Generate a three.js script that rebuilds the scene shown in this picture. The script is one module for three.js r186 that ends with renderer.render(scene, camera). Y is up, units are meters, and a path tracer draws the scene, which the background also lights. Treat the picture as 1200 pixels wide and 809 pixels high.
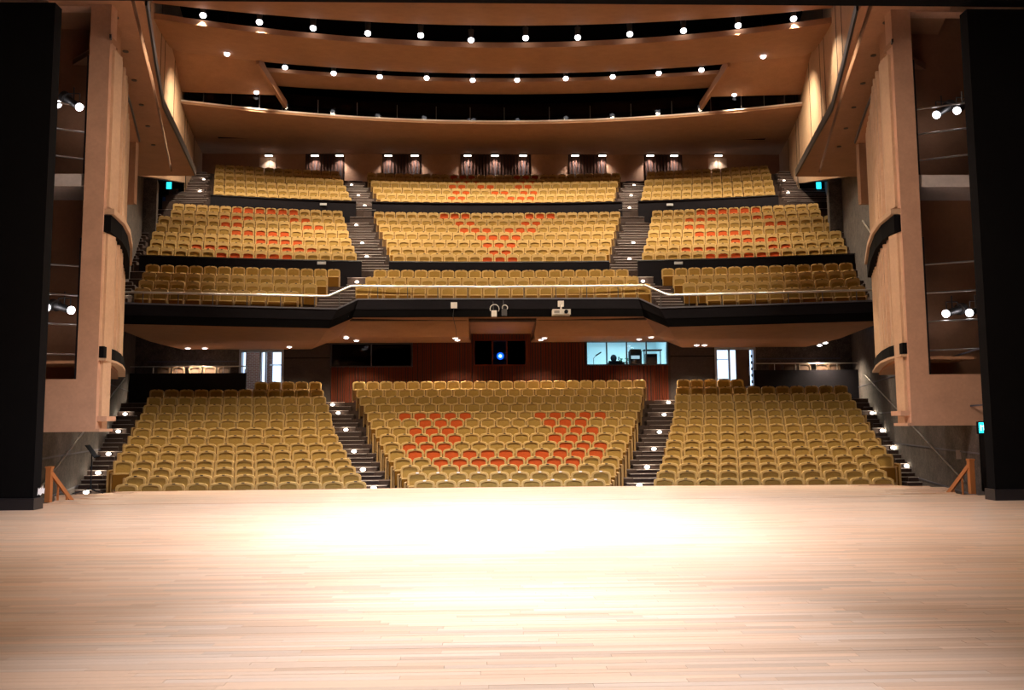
import * as THREE from 'three';
import { mergeGeometries } from 'three/addons/utils/BufferGeometryUtils.js';
import { RectAreaLightUniformsLib } from 'three/addons/lights/RectAreaLightUniformsLib.js';
RectAreaLightUniformsLib.init();

// ------------------------------------------------------------------ camera, sky, exposure
const scene = new THREE.Scene();
const FOCAL = 1000, CX = 600, CY = 404.5;
const camera = new THREE.PerspectiveCamera(2 * Math.atan(CY / FOCAL) * 180 / Math.PI, 1200 / 809, 0.1, 200);
camera.position.set(-0.45, 1.4, 0);
camera.rotation.set(Math.atan(0.0945), -0.029, -0.0072, 'YXZ');
camera.updateMatrixWorld(true);
scene.add(camera);
scene.background = new THREE.Color().setRGB(1.15, 1.5, 1.95);      // daylight outside the foyer doors
const renderer = new THREE.WebGLRenderer();
renderer.toneMapping = THREE.LinearToneMapping;
renderer.toneMappingExposure = 1.0;
renderer.shadowMap.enabled = true;
// intensities (candela) of the lamps, by kind
const LAMP = {
  stage: 150, pool: 420, wash: 330, tower: 10, slot: 400, house: 430, front: 420, side: 200, under: 120, washer: 22, step: 0.5, control: 9, exit: 0.3,
};
const COOL = new THREE.Color().setRGB(0.92, 1, 1.18), FILL = new THREE.Color().setRGB(1, 0.78, 0.62);
const WARM = new THREE.Color().setRGB(1, 0.83, 0.60), WHITE = new THREE.Color().setRGB(1, 0.96, 0.97);

// ------------------------------------------------------------------ helpers
const V = (x, y, D) => new THREE.Vector3(x, y, -D);                 // D: distance from the camera along the hall
const EYE = camera.position.clone();
function ray(px, py) { return new THREE.Vector3((px - CX) / FOCAL, -(py - CY) / FOCAL, -1).applyQuaternion(camera.quaternion); }
function at(px, py, D) { const d = ray(px, py); return EYE.clone().addScaledVector(d, -D / d.z); }
function atY(px, py, y) { const d = ray(px, py); return EYE.clone().addScaledVector(d, (y - EYE.y) / d.y); }
function atArc(px, py, D, k) { let p = at(px, py, D); for (let i = 0; i < 8; i++) p = at(px, py, D - p.x * p.x / k); return p; }
let seed = 7;
const rnd = () => { seed |= 0; seed = seed + 0x6D2B79F5 | 0; let t = Math.imul(seed ^ seed >>> 15, 1 | seed); t = t + Math.imul(t ^ t >>> 7, 61 | t) ^ t; return ((t ^ t >>> 14) >>> 0) / 4294967296; };
const used = {};
function numbered(n) { if (!(n in used)) { used[n] = 0; return n; } used[n]++; return n + '_' + String(used[n]).padStart(3, '0'); }
function part(name, geo, mat, parent) { const m = new THREE.Mesh(geo, mat); m.name = name; m.castShadow = m.receiveShadow = true; parent.add(m); return m; }
function tag(o, label, category, group) { o.userData = { label, category }; if (group) o.userData.group = group; return o; }
function thing(name, label, category, group) { const g = new THREE.Group(); g.name = numbered(name); scene.add(g); return tag(g, label, category, group); }
function solo(name, geo, mat, label, category, group) { return tag(part(numbered(name), geo, mat, scene), label, category, group); }
function struct(name, geo, mat, label, category = name.split('_')[0]) {
  const o = geo ? new THREE.Mesh(geo, mat) : new THREE.Group(); o.name = numbered(name);
  if (geo) o.castShadow = o.receiveShadow = true;
  o.userData = { kind: 'structure', label, category }; scene.add(o); return o;
}
const merge = (list) => mergeGeometries(list.map((g) => { const h = g.index ? g.toNonIndexed() : g; for (const n of Object.keys(h.attributes)) if (!['position', 'normal', 'uv'].includes(n)) h.deleteAttribute(n); return h; }));
function metreUV(g) {                                               // uv in metres, from the side each face looks to
  g = g.index ? g.toNonIndexed() : g; g.computeVertexNormals();
  const p = g.attributes.position, n = g.attributes.normal, uv = new Float32Array(p.count * 2);
  for (let i = 0; i < p.count; i++) {
    const ax = Math.abs(n.getX(i)), ay = Math.abs(n.getY(i)), az = Math.abs(n.getZ(i));
    if (ay > ax && ay > az) { uv[2 * i] = p.getX(i); uv[2 * i + 1] = p.getZ(i); }
    else if (ax > az) { uv[2 * i] = p.getZ(i); uv[2 * i + 1] = p.getY(i); }
    else { uv[2 * i] = p.getX(i); uv[2 * i + 1] = p.getY(i); }
  }
  g.setAttribute('uv', new THREE.BufferAttribute(uv, 2)); return g;
}
const bx = (w, h, d, x = 0, y = 0, z = 0) => new THREE.BoxGeometry(w, h, d).translate(x, y, z);
function span(x0, x1, y0, y1, D0, D1) { return metreUV(bx(Math.abs(x1 - x0), Math.abs(y1 - y0), Math.abs(D1 - D0), (x0 + x1) / 2, (y0 + y1) / 2, -(D0 + D1) / 2)); }
function prism(poly, y0, y1) {                                      // poly: [x, D] outline, upright
  const s = new THREE.Shape(poly.map(([x, D]) => new THREE.Vector2(x, D)));
  return metreUV(new THREE.ExtrudeGeometry(s, { depth: y1 - y0, bevelEnabled: false }).rotateX(-Math.PI / 2).translate(0, y0, 0));
}
function bar(p, q, r, seg = 6) {
  const d = q.clone().sub(p), g = new THREE.CylinderGeometry(r, r, d.length(), seg);
  return g.applyQuaternion(new THREE.Quaternion().setFromUnitVectors(new THREE.Vector3(0, 1, 0), d.normalize())).translate((p.x + q.x) / 2, (p.y + q.y) / 2, (p.z + q.z) / 2);
}
const rod = (pts, r, seg = 6) => merge(pts.slice(1).flatMap((p, i) => [bar(pts[i], p, r, seg)].concat(i ? [new THREE.SphereGeometry(r, 6, 4).translate(pts[i].x, pts[i].y, pts[i].z)] : [])));
function beam(p, q, w, h) {                                         // rectangular bar, h measured upwards
  const d = q.clone().sub(p), L = d.length(); d.normalize();
  const m = new THREE.Matrix4(), side = new THREE.Vector3().crossVectors(d, new THREE.Vector3(0, 1, 0)).normalize(), up = new THREE.Vector3().crossVectors(side, d);
  m.makeBasis(d, up, side).setPosition(p.clone().add(q).multiplyScalar(0.5));
  return new THREE.BoxGeometry(L, h, w).applyMatrix4(m);
}
function slab(P, off) {                                             // P[i][j]: surface grid, closed to a solid with the offset off
  const n = P.length, m = P[0].length, pos = [];
  const Q = P.map((r) => r.map((p) => p.clone().add(off)));
  const quad = (a, b, c, d) => { for (const p of [a, b, c, a, c, d]) pos.push(p.x, p.y, p.z); };
  for (let i = 0; i < n - 1; i++) for (let j = 0; j < m - 1; j++) { quad(P[i][j], P[i + 1][j], P[i + 1][j + 1], P[i][j + 1]); quad(Q[i][j], Q[i][j + 1], Q[i + 1][j + 1], Q[i + 1][j]); }
  for (let i = 0; i < n - 1; i++) { quad(P[i][0], Q[i][0], Q[i + 1][0], P[i + 1][0]); quad(P[i][m - 1], P[i + 1][m - 1], Q[i + 1][m - 1], Q[i][m - 1]); }
  for (let j = 0; j < m - 1; j++) { quad(P[0][j], P[0][j + 1], Q[0][j + 1], Q[0][j]); quad(P[n - 1][j], Q[n - 1][j], Q[n - 1][j + 1], P[n - 1][j + 1]); }
  const g = new THREE.BufferGeometry(); g.setAttribute('position', new THREE.Float32BufferAttribute(pos, 3));
  return metreUV(g);
}
function smoothSlab(P, off) { const g = slab(P, off); return softNormals(g, 0.8); }
function softNormals(g, cosLimit) {                                 // average normals of faces that meet at a shallow angle
  const p = g.attributes.position, n = g.attributes.normal, map = new Map(), out = new Float32Array(p.count * 3);
  const key = (i) => [p.getX(i), p.getY(i), p.getZ(i)].map((v) => Math.round(v * 2000)).join();
  for (let i = 0; i < p.count; i++) { const k = key(i); if (!map.has(k)) map.set(k, []); map.get(k).push(i); }
  for (const list of map.values()) for (const i of list) {
    let x = 0, y = 0, z = 0; const a = [n.getX(i), n.getY(i), n.getZ(i)];
    for (const j of list) { const d = a[0] * n.getX(j) + a[1] * n.getY(j) + a[2] * n.getZ(j); if (d > cosLimit) { x += n.getX(j); y += n.getY(j); z += n.getZ(j); } }
    const l = Math.hypot(x, y, z) || 1; out.set([x / l, y / l, z / l], i * 3);
  }
  g.setAttribute('normal', new THREE.BufferAttribute(out, 3)); return g;
}

// ------------------------------------------------------------------ materials
function noiseField(w, h, oct, sx, sy) {                            // tiling value noise
  const out = new Float32Array(w * h); let amp = 1, tot = 0;
  for (let o = 0; o < oct; o++) {
    const nx = sx << o, ny = sy << o, g = new Float32Array(nx * ny).map(() => rnd());
    for (let y = 0; y < h; y++) for (let x = 0; x < w; x++) {
      const fx = x / w * nx, fy = y / h * ny, x0 = Math.floor(fx), y0 = Math.floor(fy); let u = fx - x0, v = fy - y0; u = u * u * (3 - 2 * u); v = v * v * (3 - 2 * v);
      const a = g[(y0 % ny) * nx + x0 % nx], b = g[(y0 % ny) * nx + (x0 + 1) % nx], c = g[((y0 + 1) % ny) * nx + x0 % nx], d = g[((y0 + 1) % ny) * nx + (x0 + 1) % nx];
      out[y * w + x] += amp * (a + (b - a) * u + (c - a) * v + (a - b - c + d) * u * v);
    }
    tot += amp; amp *= 0.6;
  }
  return out.map((v) => v / tot);
}
function tex(w, h, fn, metres, colour = true) {
  const d = new Uint8Array(w * h * 4);
  for (let y = 0; y < h; y++) for (let x = 0; x < w; x++) { const c = fn(x, y); d.set([c[0], c[1], c[2], 255].map((v) => Math.max(0, Math.min(255, v))), (y * w + x) * 4); }
  const t = new THREE.DataTexture(d, w, h); t.wrapS = t.wrapT = THREE.RepeatWrapping; t.magFilter = THREE.LinearFilter;
  if (colour) t.colorSpace = THREE.SRGBColorSpace; t.repeat.set(1 / metres[0], 1 / metres[1]); t.needsUpdate = true; return t;
}
const nf = noiseField(256, 256, 5, 8, 8), nf2 = noiseField(256, 256, 3, 64, 64);
const grey = (a, b) => (x, y) => { const i = y * 256 + x, v = 255 - a * (1 - nf[i]) - b * (1 - nf2[i]); return [v, v, v]; };
const plasterTex = tex(256, 256, grey(26, 18), [3, 3]);
const stoneTex = tex(256, 256, grey(90, 120), [2.2, 2.2]);
const carpetTex = tex(256, 256, grey(40, 110), [1.5, 1.5]);
const grainF = noiseField(512, 64, 4, 4, 32);
const grainTex = tex(512, 64, (x, y) => { const v = 225 + 30 * grainF[y * 512 + x] + 14 * nf2[y * 256 + (x >> 1)] - 12; return [v, v * 0.985, v * 0.965]; }, [1, 1]);
const clothTex = tex(256, 256, grey(16, 60), [0.5, 0.5]);
function lin(r, g, b, roughness = 0.85, extra = {}) { return new THREE.MeshStandardMaterial({ color: new THREE.Color().setRGB(r, g, b), roughness, ...extra }); }
const M = {
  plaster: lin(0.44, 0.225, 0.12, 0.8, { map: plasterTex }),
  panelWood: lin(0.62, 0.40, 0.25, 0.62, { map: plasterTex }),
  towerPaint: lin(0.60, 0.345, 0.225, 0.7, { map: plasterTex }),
  stone: lin(0.20, 0.155, 0.14, 0.85, { map: stoneTex }),
  stoneBand: lin(0.06, 0.06, 0.085, 0.6),
  darkWall: lin(0.055, 0.035, 0.03, 0.85, { map: carpetTex }),
  black: lin(0.006, 0.0055, 0.006, 0.8, { map: plasterTex }),
  blackGloss: lin(0.015, 0.014, 0.018, 0.35),
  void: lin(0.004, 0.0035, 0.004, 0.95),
  fascia: lin(0.018, 0.016, 0.02, 0.55, { map: plasterTex }),
  ledge: lin(0.17, 0.17, 0.21, 0.45, { map: plasterTex }),
  steel: lin(0.62, 0.6, 0.58, 0.28, { metalness: 1 }),
  darkSteel: lin(0.09, 0.085, 0.085, 0.45, { metalness: 0.6 }),
  nosing: lin(0.50, 0.44, 0.43, 0.4, { metalness: 0.3 }),
  carpet: lin(0.10, 0.058, 0.045, 0.95, { map: carpetTex }),
  stepBoard: lin(0.10, 0.056, 0.046, 0.75, { map: carpetTex }),
  tan: lin(0.60, 0.385, 0.135, 0.9, { map: clothTex }),
  cushion: lin(0.42, 0.25, 0.052, 0.95, { map: clothTex }),
  orange: lin(0.60, 0.09, 0.006, 0.95, { map: clothTex }),
  seatPan: lin(0.14, 0.062, 0.010, 0.6),
  arm: lin(0.33, 0.20, 0.075, 0.6),
  plateDark: lin(0.035, 0.02, 0.012, 0.5),
  plateWhite: lin(0.75, 0.75, 0.78, 0.5),
  slat: lin(0.10, 0.024, 0.012, 0.6),
  slatGap: lin(0.02, 0.008, 0.006, 0.9),
  rearSlat: lin(0.055, 0.025, 0.016, 0.55),
  orangeWood: lin(0.36, 0.125, 0.035, 0.5),
  whiteCase: lin(0.75, 0.7, 0.66, 0.5),
  brick: lin(0.5, 0.26, 0.2, 0.9),
  pave: lin(0.6, 0.58, 0.55, 0.9, { map: plasterTex }),
  glassDark: new THREE.MeshPhysicalMaterial({ color: 0x0a0a0c, roughness: 0.06, metalness: 0, specularIntensity: 0.6 }),
  pane: new THREE.MeshPhysicalMaterial({ color: 0xffffff, roughness: 0.02, transmission: 1, thickness: 0, ior: 1.45 }),
  smoke: new THREE.MeshPhysicalMaterial({ color: 0x77757a, roughness: 0.04, specularIntensity: 0.35, transmission: 1, thickness: 0, ior: 1.45 }),
  room: lin(0.62, 0.76, 0.80, 0.8),
  gear: lin(0.012, 0.016, 0.022, 0.5),
  green: lin(0.03, 0.22, 0.10, 0.8),
};
const dull = (m) => { const p = new THREE.MeshPhysicalMaterial({ color: m.color, roughness: 0.9, map: m.map, specularIntensity: 0.12 }); return p; };
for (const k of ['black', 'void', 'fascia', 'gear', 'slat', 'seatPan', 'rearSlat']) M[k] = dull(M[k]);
M.matteBlack = dull(M.black);
function glow(r, g, b, s) { return new THREE.MeshStandardMaterial({ color: 0x111111, roughness: 0.4, emissive: new THREE.Color().setRGB(r, g, b), emissiveIntensity: s }); }
const G = { lamp: glow(1, 0.95, 0.98, 9), warm: glow(1, 0.84, 0.72, 6), tower: glow(1, 0.96, 1, 9), wash: glow(1, 0.88, 0.78, 5), exit: glow(0.02, 0.75, 0.95, 2.2), blue: glow(0.15, 0.4, 1, 14), cool: glow(0.6, 0.9, 1, 2.5), screen: glow(0.5, 0.75, 0.9, 0.8) };
function spot(parent, pos, target, I, angle, pen, col, radius = 2) {
  const l = new THREE.SpotLight(col, I, 0, angle, pen, 2); l.position.copy(pos); l.target.position.copy(target); l.castShadow = true; l.shadow.radius = radius; parent.add(l); parent.add(l.target); return l;
}
function point(parent, pos, I, col, radius = 2) { const l = new THREE.PointLight(col, I, 0, 2); l.position.copy(pos); l.castShadow = true; l.shadow.radius = radius; parent.add(l); return l; }

// ------------------------------------------------------------------ the hall: dimensions read from the photograph
const KS = 200, KB = 130;                                           // curvature of the seat rows (x*x / K towards the stage)
const wallX = (D) => 10.9 + 0.3 * (D - 21.4);                       // lower side walls
const upperX = (D) => 14.2 + 0.22 * (D - 34.2);                       // upper side walls
const BACK = 52.8, SBACK = 37, ROOF = 22.5;
const LOW = 0.86, HIGH = 0.95;

// outer shell
struct('wall_stage', merge([span(-24, 24, -3, ROOF + 1, -9.4, -9), span(-24.4, -24, -3, ROOF + 1, -9.4, 56), span(24, 24.4, -3, ROOF + 1, -9.4, 56)]), M.void, 'black outer walls of the stage house', 'wall');
struct('ceiling_void', span(-24.4, 24.4, ROOF, ROOF + 0.4, -9.4, 56), M.void, 'black roof void above the ceiling panels', 'ceiling');
struct('floor_pit', span(-24, 24, -3.2, -3, -9, 37), M.void, 'dark ground under the seating', 'floor');

// ------------------------------------------------------------------ stage floor
const floor = struct('floor', null, null, 'pale maple strip floor of the stage', 'floor');
const L0 = [[50, 590], [66, 586], [75, 580.5], [131, 576.5]].map(([x, y]) => atY(x, y, 0)), R0 = [[1160, 581], [1143, 577.5], [1105, 566.5], [1060, 566.5]].map(([x, y]) => atY(x, y, 0));
const edgeD = 19.75;
const apron = [[-14, 15.6], [L0[0].x, -L0[0].z], [L0[1].x, -L0[1].z], [L0[2].x - 0.2, -L0[2].z], [L0[3].x, 19.45], [-4, 19.7], [0, edgeD], [4, 19.7], [-L0[3].x, 19.45], [-L0[2].x + 0.2, -L0[2].z], [-L0[1].x, -L0[1].z], [-L0[0].x, -L0[0].z], [14, 15.6]];
const woodUnder = lin(0.55, 0.36, 0.23, 0.5);
part('subfloor', prism([[-14, -8.9], ...apron, [14, -8.9]].reverse(), -0.32, -0.022), woodUnder, floor);
const front = apron.slice(4, 9);
part('edge_trim', merge(front.slice(1).map(([x, D], i) => beam(V(front[i][0], -0.05, front[i][1] + 0.03), V(x, -0.05, D + 0.03), 0.06, 0.09))), lin(0.20, 0.07, 0.045, 0.5), floor);
part('stage_front', prism([[-10.5, 16], ...front.map(([x, D]) => [x, D - 0.08]), [10.5, 16]].reverse(), -2.4, -0.33), M.black, floor);
{
  const inside = (x, D) => { let c = false; for (let i = 0, j = apron.length - 1; i < apron.length; j = i++) { const [xi, yi] = apron[i], [xj, yj] = apron[j]; if ((yi > D) !== (yj > D) && x < (xj - xi) * (D - yi) / (yj - yi) + xi) c = !c; } return c; };
  const tones = [];
  for (let i = 0; i < 12; i++) { const t = i / 11, w = 0.76 + 0.30 * t, o = (i % 3) * 0.035; tones.push(new THREE.Color().setRGB(0.76 * w, (0.565 - o * 0.8) * w, (0.435 - o * 1.2) * w)); }
  const woods = tones.map((c) => new THREE.MeshPhysicalMaterial({ color: c, roughness: 0.42, map: grainTex, clearcoat: 0.25, clearcoatRoughness: 0.3 }));
  const field = new THREE.MeshPhysicalMaterial({ color: 0xffffff, roughness: 0.42, map: grainTex, clearcoat: 0.25, clearcoatRoughness: 0.3 });
  const W = 0.066, unit = new THREE.BoxGeometry(1, 0.02, 1), list = [];
  for (let D = 2.6, r = 0; D < 19.7; D += W, r++) {
    if (D > 16.16 && D < 16.22) D = 16.245;                         // the seam of the fore-stage
    let x = -12.6 - rnd() * 1.2;
    while (x < 12.8) {
      const L = 0.45 + rnd() * 1.5, x1 = x + L;
      const p = [x, x1, D];
      if (D + W < 15.6 || (inside(x + 0.01, D + W + 0.02) && inside(x1 - 0.01, D + W + 0.02))) list.push({ x, L, D, t: Math.min(11, Math.floor(Math.pow(rnd(), 0.75) * 12)) });
      x = x1;
    }
  }
  let singles = 0; const rest = [];
  for (const q of list) {
    const half = 0.62 * q.D;
    if (singles < 300 && q.D > 4.42 && q.x + q.L > -half - 0.45 && q.x < half) {
      const m = part('plank', unit, woods[q.t], floor); m.position.set(q.x + q.L / 2, -0.0105 + rnd() * 0.0008, -(q.D + W / 2)); m.scale.set(q.L - 0.0015, 1, W - 0.0012); singles++;
    } else rest.push(q);
  }
  const im = new THREE.InstancedMesh(unit, field, rest.length); im.name = 'plank_field'; im.castShadow = im.receiveShadow = true;
  im.userData = { kind: 'stuff', label: 'narrow maple strips running across the stage' };
  const m4 = new THREE.Matrix4();
  rest.forEach((q, i) => { m4.makeScale(q.L - 0.0015, 1, W - 0.0012).setPosition(q.x + q.L / 2, -0.0105, -(q.D + W / 2)); im.setMatrixAt(i, m4); im.setColorAt(i, tones[q.t]); });
  floor.add(im);
}

// ------------------------------------------------------------------ proscenium
const colNear = atY(38, 598, 0), PN = -colNear.z, PF = PN + 0.25, colRight = atY(1172, 587.5, 0);
for (const s of [-1, 1]) {
  const PX = s < 0 ? -colNear.x : colRight.x;
  const c = struct(s < 0 ? 'wall_proscenium_left' : 'wall_proscenium_right', null, null, s < 0 ? 'black proscenium pillar beside the music stand, scuffed white near its foot' : 'black proscenium pillar beside the green exit sign', 'pillar');
  part('pillar', span(s * PX, s * 24, 0, 9.2, PN, PF), M.black, c);
  part('skirting', span(s * (PX - 0.035), s * (PX + 1.2), 0, 0.2, PN - 0.035, PF + 0.03), M.blackGloss, c);
  if (s < 0) {
    const sh = new THREE.Shape([[0, 0], [0.05, 0.02], [0.1, -0.01], [0.16, 0.03], [0.22, 0.01], [0.24, 0.11], [0.20, 0.09], [0.17, 0.17], [0.13, 0.10], [0.09, 0.13], [0.05, 0.10], [0.02, 0.13]].map(([a, b]) => new THREE.Vector2(a, b)));
    part('scuff', new THREE.ExtrudeGeometry(sh, { depth: 0.004, bevelEnabled: false }).rotateY(Math.PI / 2).translate(-PX, 0.24, -PN - 0.14), M.plateWhite, c).userData.label = 'white patch of torn tape';
  }
}
const headY = at(590, 4, PF).y;
struct('wall_proscenium_header', span(-24, 24, headY, ROOF, PN, PF), M.black, 'black header across the top of the stage opening', 'header');

// ------------------------------------------------------------------ lanterns over the stage (above the frame)
{
  const batten = thing('lighting_batten', 'black lighting battens hung above the stage', 'batten');
  for (const D of [6, 9, 12]) part('pipe', bar(V(-7, 8.95, D), V(7, 8.95, D), 0.03), M.darkSteel, batten);
  for (const D of [6, 9, 12]) for (const x of [-6, 1.2, 6]) part('hanger', bar(V(x, 8.95, D), V(x, ROOF, D), 0.006, 4), M.darkSteel, batten);
  part('spreader', bar(V(-6, 8.99, 6), V(-6, 8.99, 12), 0.02), M.darkSteel, batten);
  const F = LAMP.stage, P = LAMP.pool, W = LAMP.wash;               // [x, D, target x, y, D, candela, half angle]
  for (const [x, D, tX, tY, tD, I, ang] of [[-4.6, 12, -3.4, 0, 14.5, F * 0.8, 1.12], [4.6, 12, 4.2, 0, 13.5, F * 0.75, 1.12], [-2.6, 12, -2.0, 0, 9, F * 0.7, 1.12], [2.6, 12, 2.0, 0, 9, F * 0.7, 1.12],
    [-0.7, 12, -2.4, 0, 15.4, P * 1.3, 0.8], [0.7, 12, 1.6, 0, 15.2, P * 1.15, 0.8], [-0.1, 9, -0.25, 0, 9.8, P * 1.3, 0.56], [-0.2, 6, -0.35, 0, 5.2, P * 0.85, 0.40],
    [1.6, 12, -9.3, 4.6, 18, W, 0.5], [-1.6, 12, 9.3, 4.6, 18, W, 0.5]]) {
    const g = thing('stage_lantern', 'black stage lantern on a batten above the stage', 'stage light', 'lanterns over the stage');
    const p = V(x, 8.62, D), t = V(tX, tY, tD), d = t.clone().sub(p).normalize();
    part('body', merge([bar(p.clone().addScaledVector(d, -0.34), p.clone().addScaledVector(d, -0.02), 0.12, 14), bar(V(x, 8.9, D), p.clone().addScaledVector(d, -0.2), 0.02)]), M.darkSteel, g);
    part('lens', bar(p.clone().addScaledVector(d, -0.03), p.clone().addScaledVector(d, -0.012), 0.11, 14), G.lamp, g);
    spot(g, p.clone().addScaledVector(d, 0.02), t, I, ang, 1, ang > 1 ? FILL : tY ? FILL : COOL, 6);
  }
}

// ------------------------------------------------------------------ side walls, towers, soffits (left measured, right mirrored)
function fluted(path, y0, y1, pitch, depth, s) {                    // upright ribs following a curved plan
  const c = new THREE.CatmullRomCurve3(path.map(([x, D]) => new THREE.Vector3(x * s, 0, -D))), n = Math.max(8, Math.round(c.getLength() / pitch)), out = [], rows = [];
  let off = 0;
  for (let i = 0; i <= n * 2; i++) {
    const u = i / (n * 2), p = c.getPointAt(u), t = c.getTangentAt(u), nn = new THREE.Vector3(-t.z, 0, t.x).multiplyScalar(s);
    const o = (i % 4 < 2) ? depth * (0.6 + 0.4 * Math.sin(i * 1.7)) : 0;
    rows.push(p.clone().addScaledVector(nn, -o));
    if (i % 2 === 1) { const q = c.getPointAt(Math.min(1, u + 0.0005)); const o2 = ((i + 1) % 4 < 2) ? depth * (0.6 + 0.4 * Math.sin((i + 1) * 1.7)) : 0; rows.push(q.clone().addScaledVector(nn, -o2)); }
  }
  const P = rows.map((r) => [new THREE.Vector3(r.x, y0, r.z), new THREE.Vector3(r.x, y1, r.z)]);
  return slab(P, new THREE.Vector3(-s * 0.25 * -1 * 1, 0, 0).multiplyScalar(1));
}
const TD = 18, PCW = 45.2;                                                      // the towers' front plane
const tx = (px, py) => -at(px, py, TD).x, ty = (px, py) => at(px, py, TD).y;
const TB = ty(90, 503), slotR = tx(91, 400), slotB = ty(90, 444.5), ledge0 = ty(80, 217.5), ledge1 = ty(80, 203), slotT = ty(80, 7), faceIn = tx(112.5, 480), faceTop = 11.6;
const curve = [[tx(112, 420), 18.05], [-at(127, 424, 19).x, 19], [-at(134, 428, 20).x, 20], [-at(138, 431, 21.5).x, 21.5], [-at(139, 432, 23.9).x, 23.9]];
const lowB = ty(112, 418), lowT = ty(115, 268);
for (const s of [-1, 1]) {
  const side = s < 0 ? 'left' : 'right', beside = s < 0 ? 'above the music stand' : 'above the green exit sign';
  // lower grey wall
  const w = struct('wall_' + side, null, null, s < 0 ? 'grey stone side wall behind the music stand' : 'grey stone side wall beside the green exit sign', 'wall');
  const wp = (D, o = 0) => [s * (wallX(D) + o), D];
  part('stone_facing', prism([wp(16.2), wp(52.8), wp(52.8, 0.5), wp(16.2, 0.5)], -2.5, TB - 0.06), M.stone, w); part('stone_facing', prism([wp(19.4), wp(52.8), wp(52.8, 0.5), wp(19.4, 0.5)], TB - 0.06, 18.5), M.stone, w);
  for (const y of [-0.15, 0.75, 1.75, 2.9]) part('metal_band', beam(V(s * (wallX(16) - 0.008), y, 16), V(s * (wallX(36.8) - 0.008), y, 36.8), 0.02, 0.035), M.stoneBand, w);
  part('pier', prism([wp(38, -0.6), wp(38.9, -0.6), wp(38.9, 0.1), wp(38, 0.1)], 8.5, 12.6), M.stone, w);
  // handrails on the wall
  const hr = thing('wall_handrail', s < 0 ? 'thin steel handrail sloping up the stone wall behind the music stand' : 'thin steel handrail sloping up the stone wall beside the exit sign', 'handrail');
  part('rail', rod([V(s * (wallX(18.6) - 0.07), 0.1, 18.6), V(s * (wallX(33) - 0.07), 3.3, 33)], 0.022), M.steel, hr);
  for (const D of [20, 23.5, 27, 30.5]) part('bracket', bar(V(s * (wallX(D) + 0.01), 0.1 + (D - 18.6) * 0.2222 - 0.05, D), V(s * (wallX(D) - 0.07), 0.1 + (D - 18.6) * 0.2222, D), 0.012), M.steel, hr);
  const hb = thing('wall_handrail', s < 0 ? 'short steel handrail on the balcony wall beside the music-stand side stairs' : 'short steel handrail on the balcony wall above the exit-sign side stairs', 'handrail');
  const h0 = at(149, 257, 28.6), h1 = at(165, 244, 31.3);
  part('rail', rod([V(s * (wallX(27.6) - 0.1), 7.2, 27.6), V(s * (wallX(31.4) - 0.1), 9.05, 31.4)], 0.03), M.steel, hb);
  part('bracket', bar(V(s * (wallX(30) + 0.02), 8.3, 30), V(s * (wallX(30) - 0.1), 8.37, 30), 0.015), M.steel, hb);

  // lighting tower
  const t = struct('wall_tower_' + side, null, null, 'tan lighting tower with tall slots ' + beside, 'tower');
  const box = (x0, x1, y0, y1, D0, D1, name, m) => part(name, span(s * x0, s * x1, y0, y1, D0, D1), m, t);
  box(faceIn, slotR, TB, faceTop, TD, TD + 0.3, 'front_panel', M.towerPaint);
  box(slotR, 11.6, TB, slotB, TD, TD + 0.3, 'base_panel', M.towerPaint);
  box(slotR, 11.6, slotT, faceTop, TD, TD + 0.3, 'head_panel', M.towerPaint);
  box(slotR, 11.6, ledge0, ledge1, TD + 0.05, TD + 1.2, 'ledge', lin(0.62, 0.55, 0.52, 0.7, { map: plasterTex }));
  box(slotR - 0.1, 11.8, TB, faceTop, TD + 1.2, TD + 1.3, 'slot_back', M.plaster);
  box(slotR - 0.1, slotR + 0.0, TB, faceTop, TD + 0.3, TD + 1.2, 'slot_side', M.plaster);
  box(slotR + 0.002, slotR + 0.05, slotB, slotB + 3.0, TD + 0.02, TD + 0.12, 'slot_edge', M.blackGloss);
  box(slotR + 0.002, slotR + 0.05, ledge1, slotT - 1.1, TD + 0.02, TD + 0.12, 'slot_edge', M.blackGloss);
  box(faceIn - 0.06, faceIn, TB + 0.18, lowT - 0.08, TD + 0.12, TD + 0.5, 'corner_strip', M.panelWood);
  box(faceIn - 0.06, faceIn, lowT + 0.5, 9.6, TD + 0.12, TD + 0.5, 'corner_strip', M.panelWood);
  box(faceIn - 0.2, faceIn + 0.05, TB + 0.16, TB + 0.26, TD + 0.05, TD + 0.5, 'foot_moulding', M.towerPaint);
  box(faceIn - 0.1, 11.6, TB - 0.06, TB, TD - 0.03, TD + 0.6, 'bottom_panel', M.towerPaint);
  part('fluted_panel', fluted(curve, lowB + 0.02, lowT, 0.24, 0.09, s), M.panelWood, t);
  part('fluted_panel', fluted(curve.map(([x, D]) => [x + 0.02, D]), lowT + 0.4, 9.75, 0.24, 0.09, s), M.panelWood, t);
  const lip = (o0, o1, y0, y1, mat, name) => { const P = curve.map(([x, D], i) => [x - o1, D - (i ? 0 : 0.02)]), Q = curve.map(([x, D], i) => [x + o0, D - (i ? 0 : 0.02)]).reverse(); part(name, prism([...P, ...Q].map(([x, D]) => [s * x, D]), y0, y1), mat, t); };
  lip(0.3, 0.15, lowB - 0.02, lowB + 0.22, M.matteBlack, 'black_band');
  lip(0.3, 0.19, lowB - 0.08, lowB - 0.03, M.panelWood, 'bottom_lip');
  lip(1.4, 0.0, lowB - 0.14, lowB - 0.08, M.plaster, 'bay_underside');
  lip(0.3, 0.20, lowT - 0.06, lowT + 0.3, M.matteBlack, 'black_band');
  lip(0.3, 0.26, lowT + 0.32, lowT + 0.44, M.panelWood, 'ledge_slab');
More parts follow.
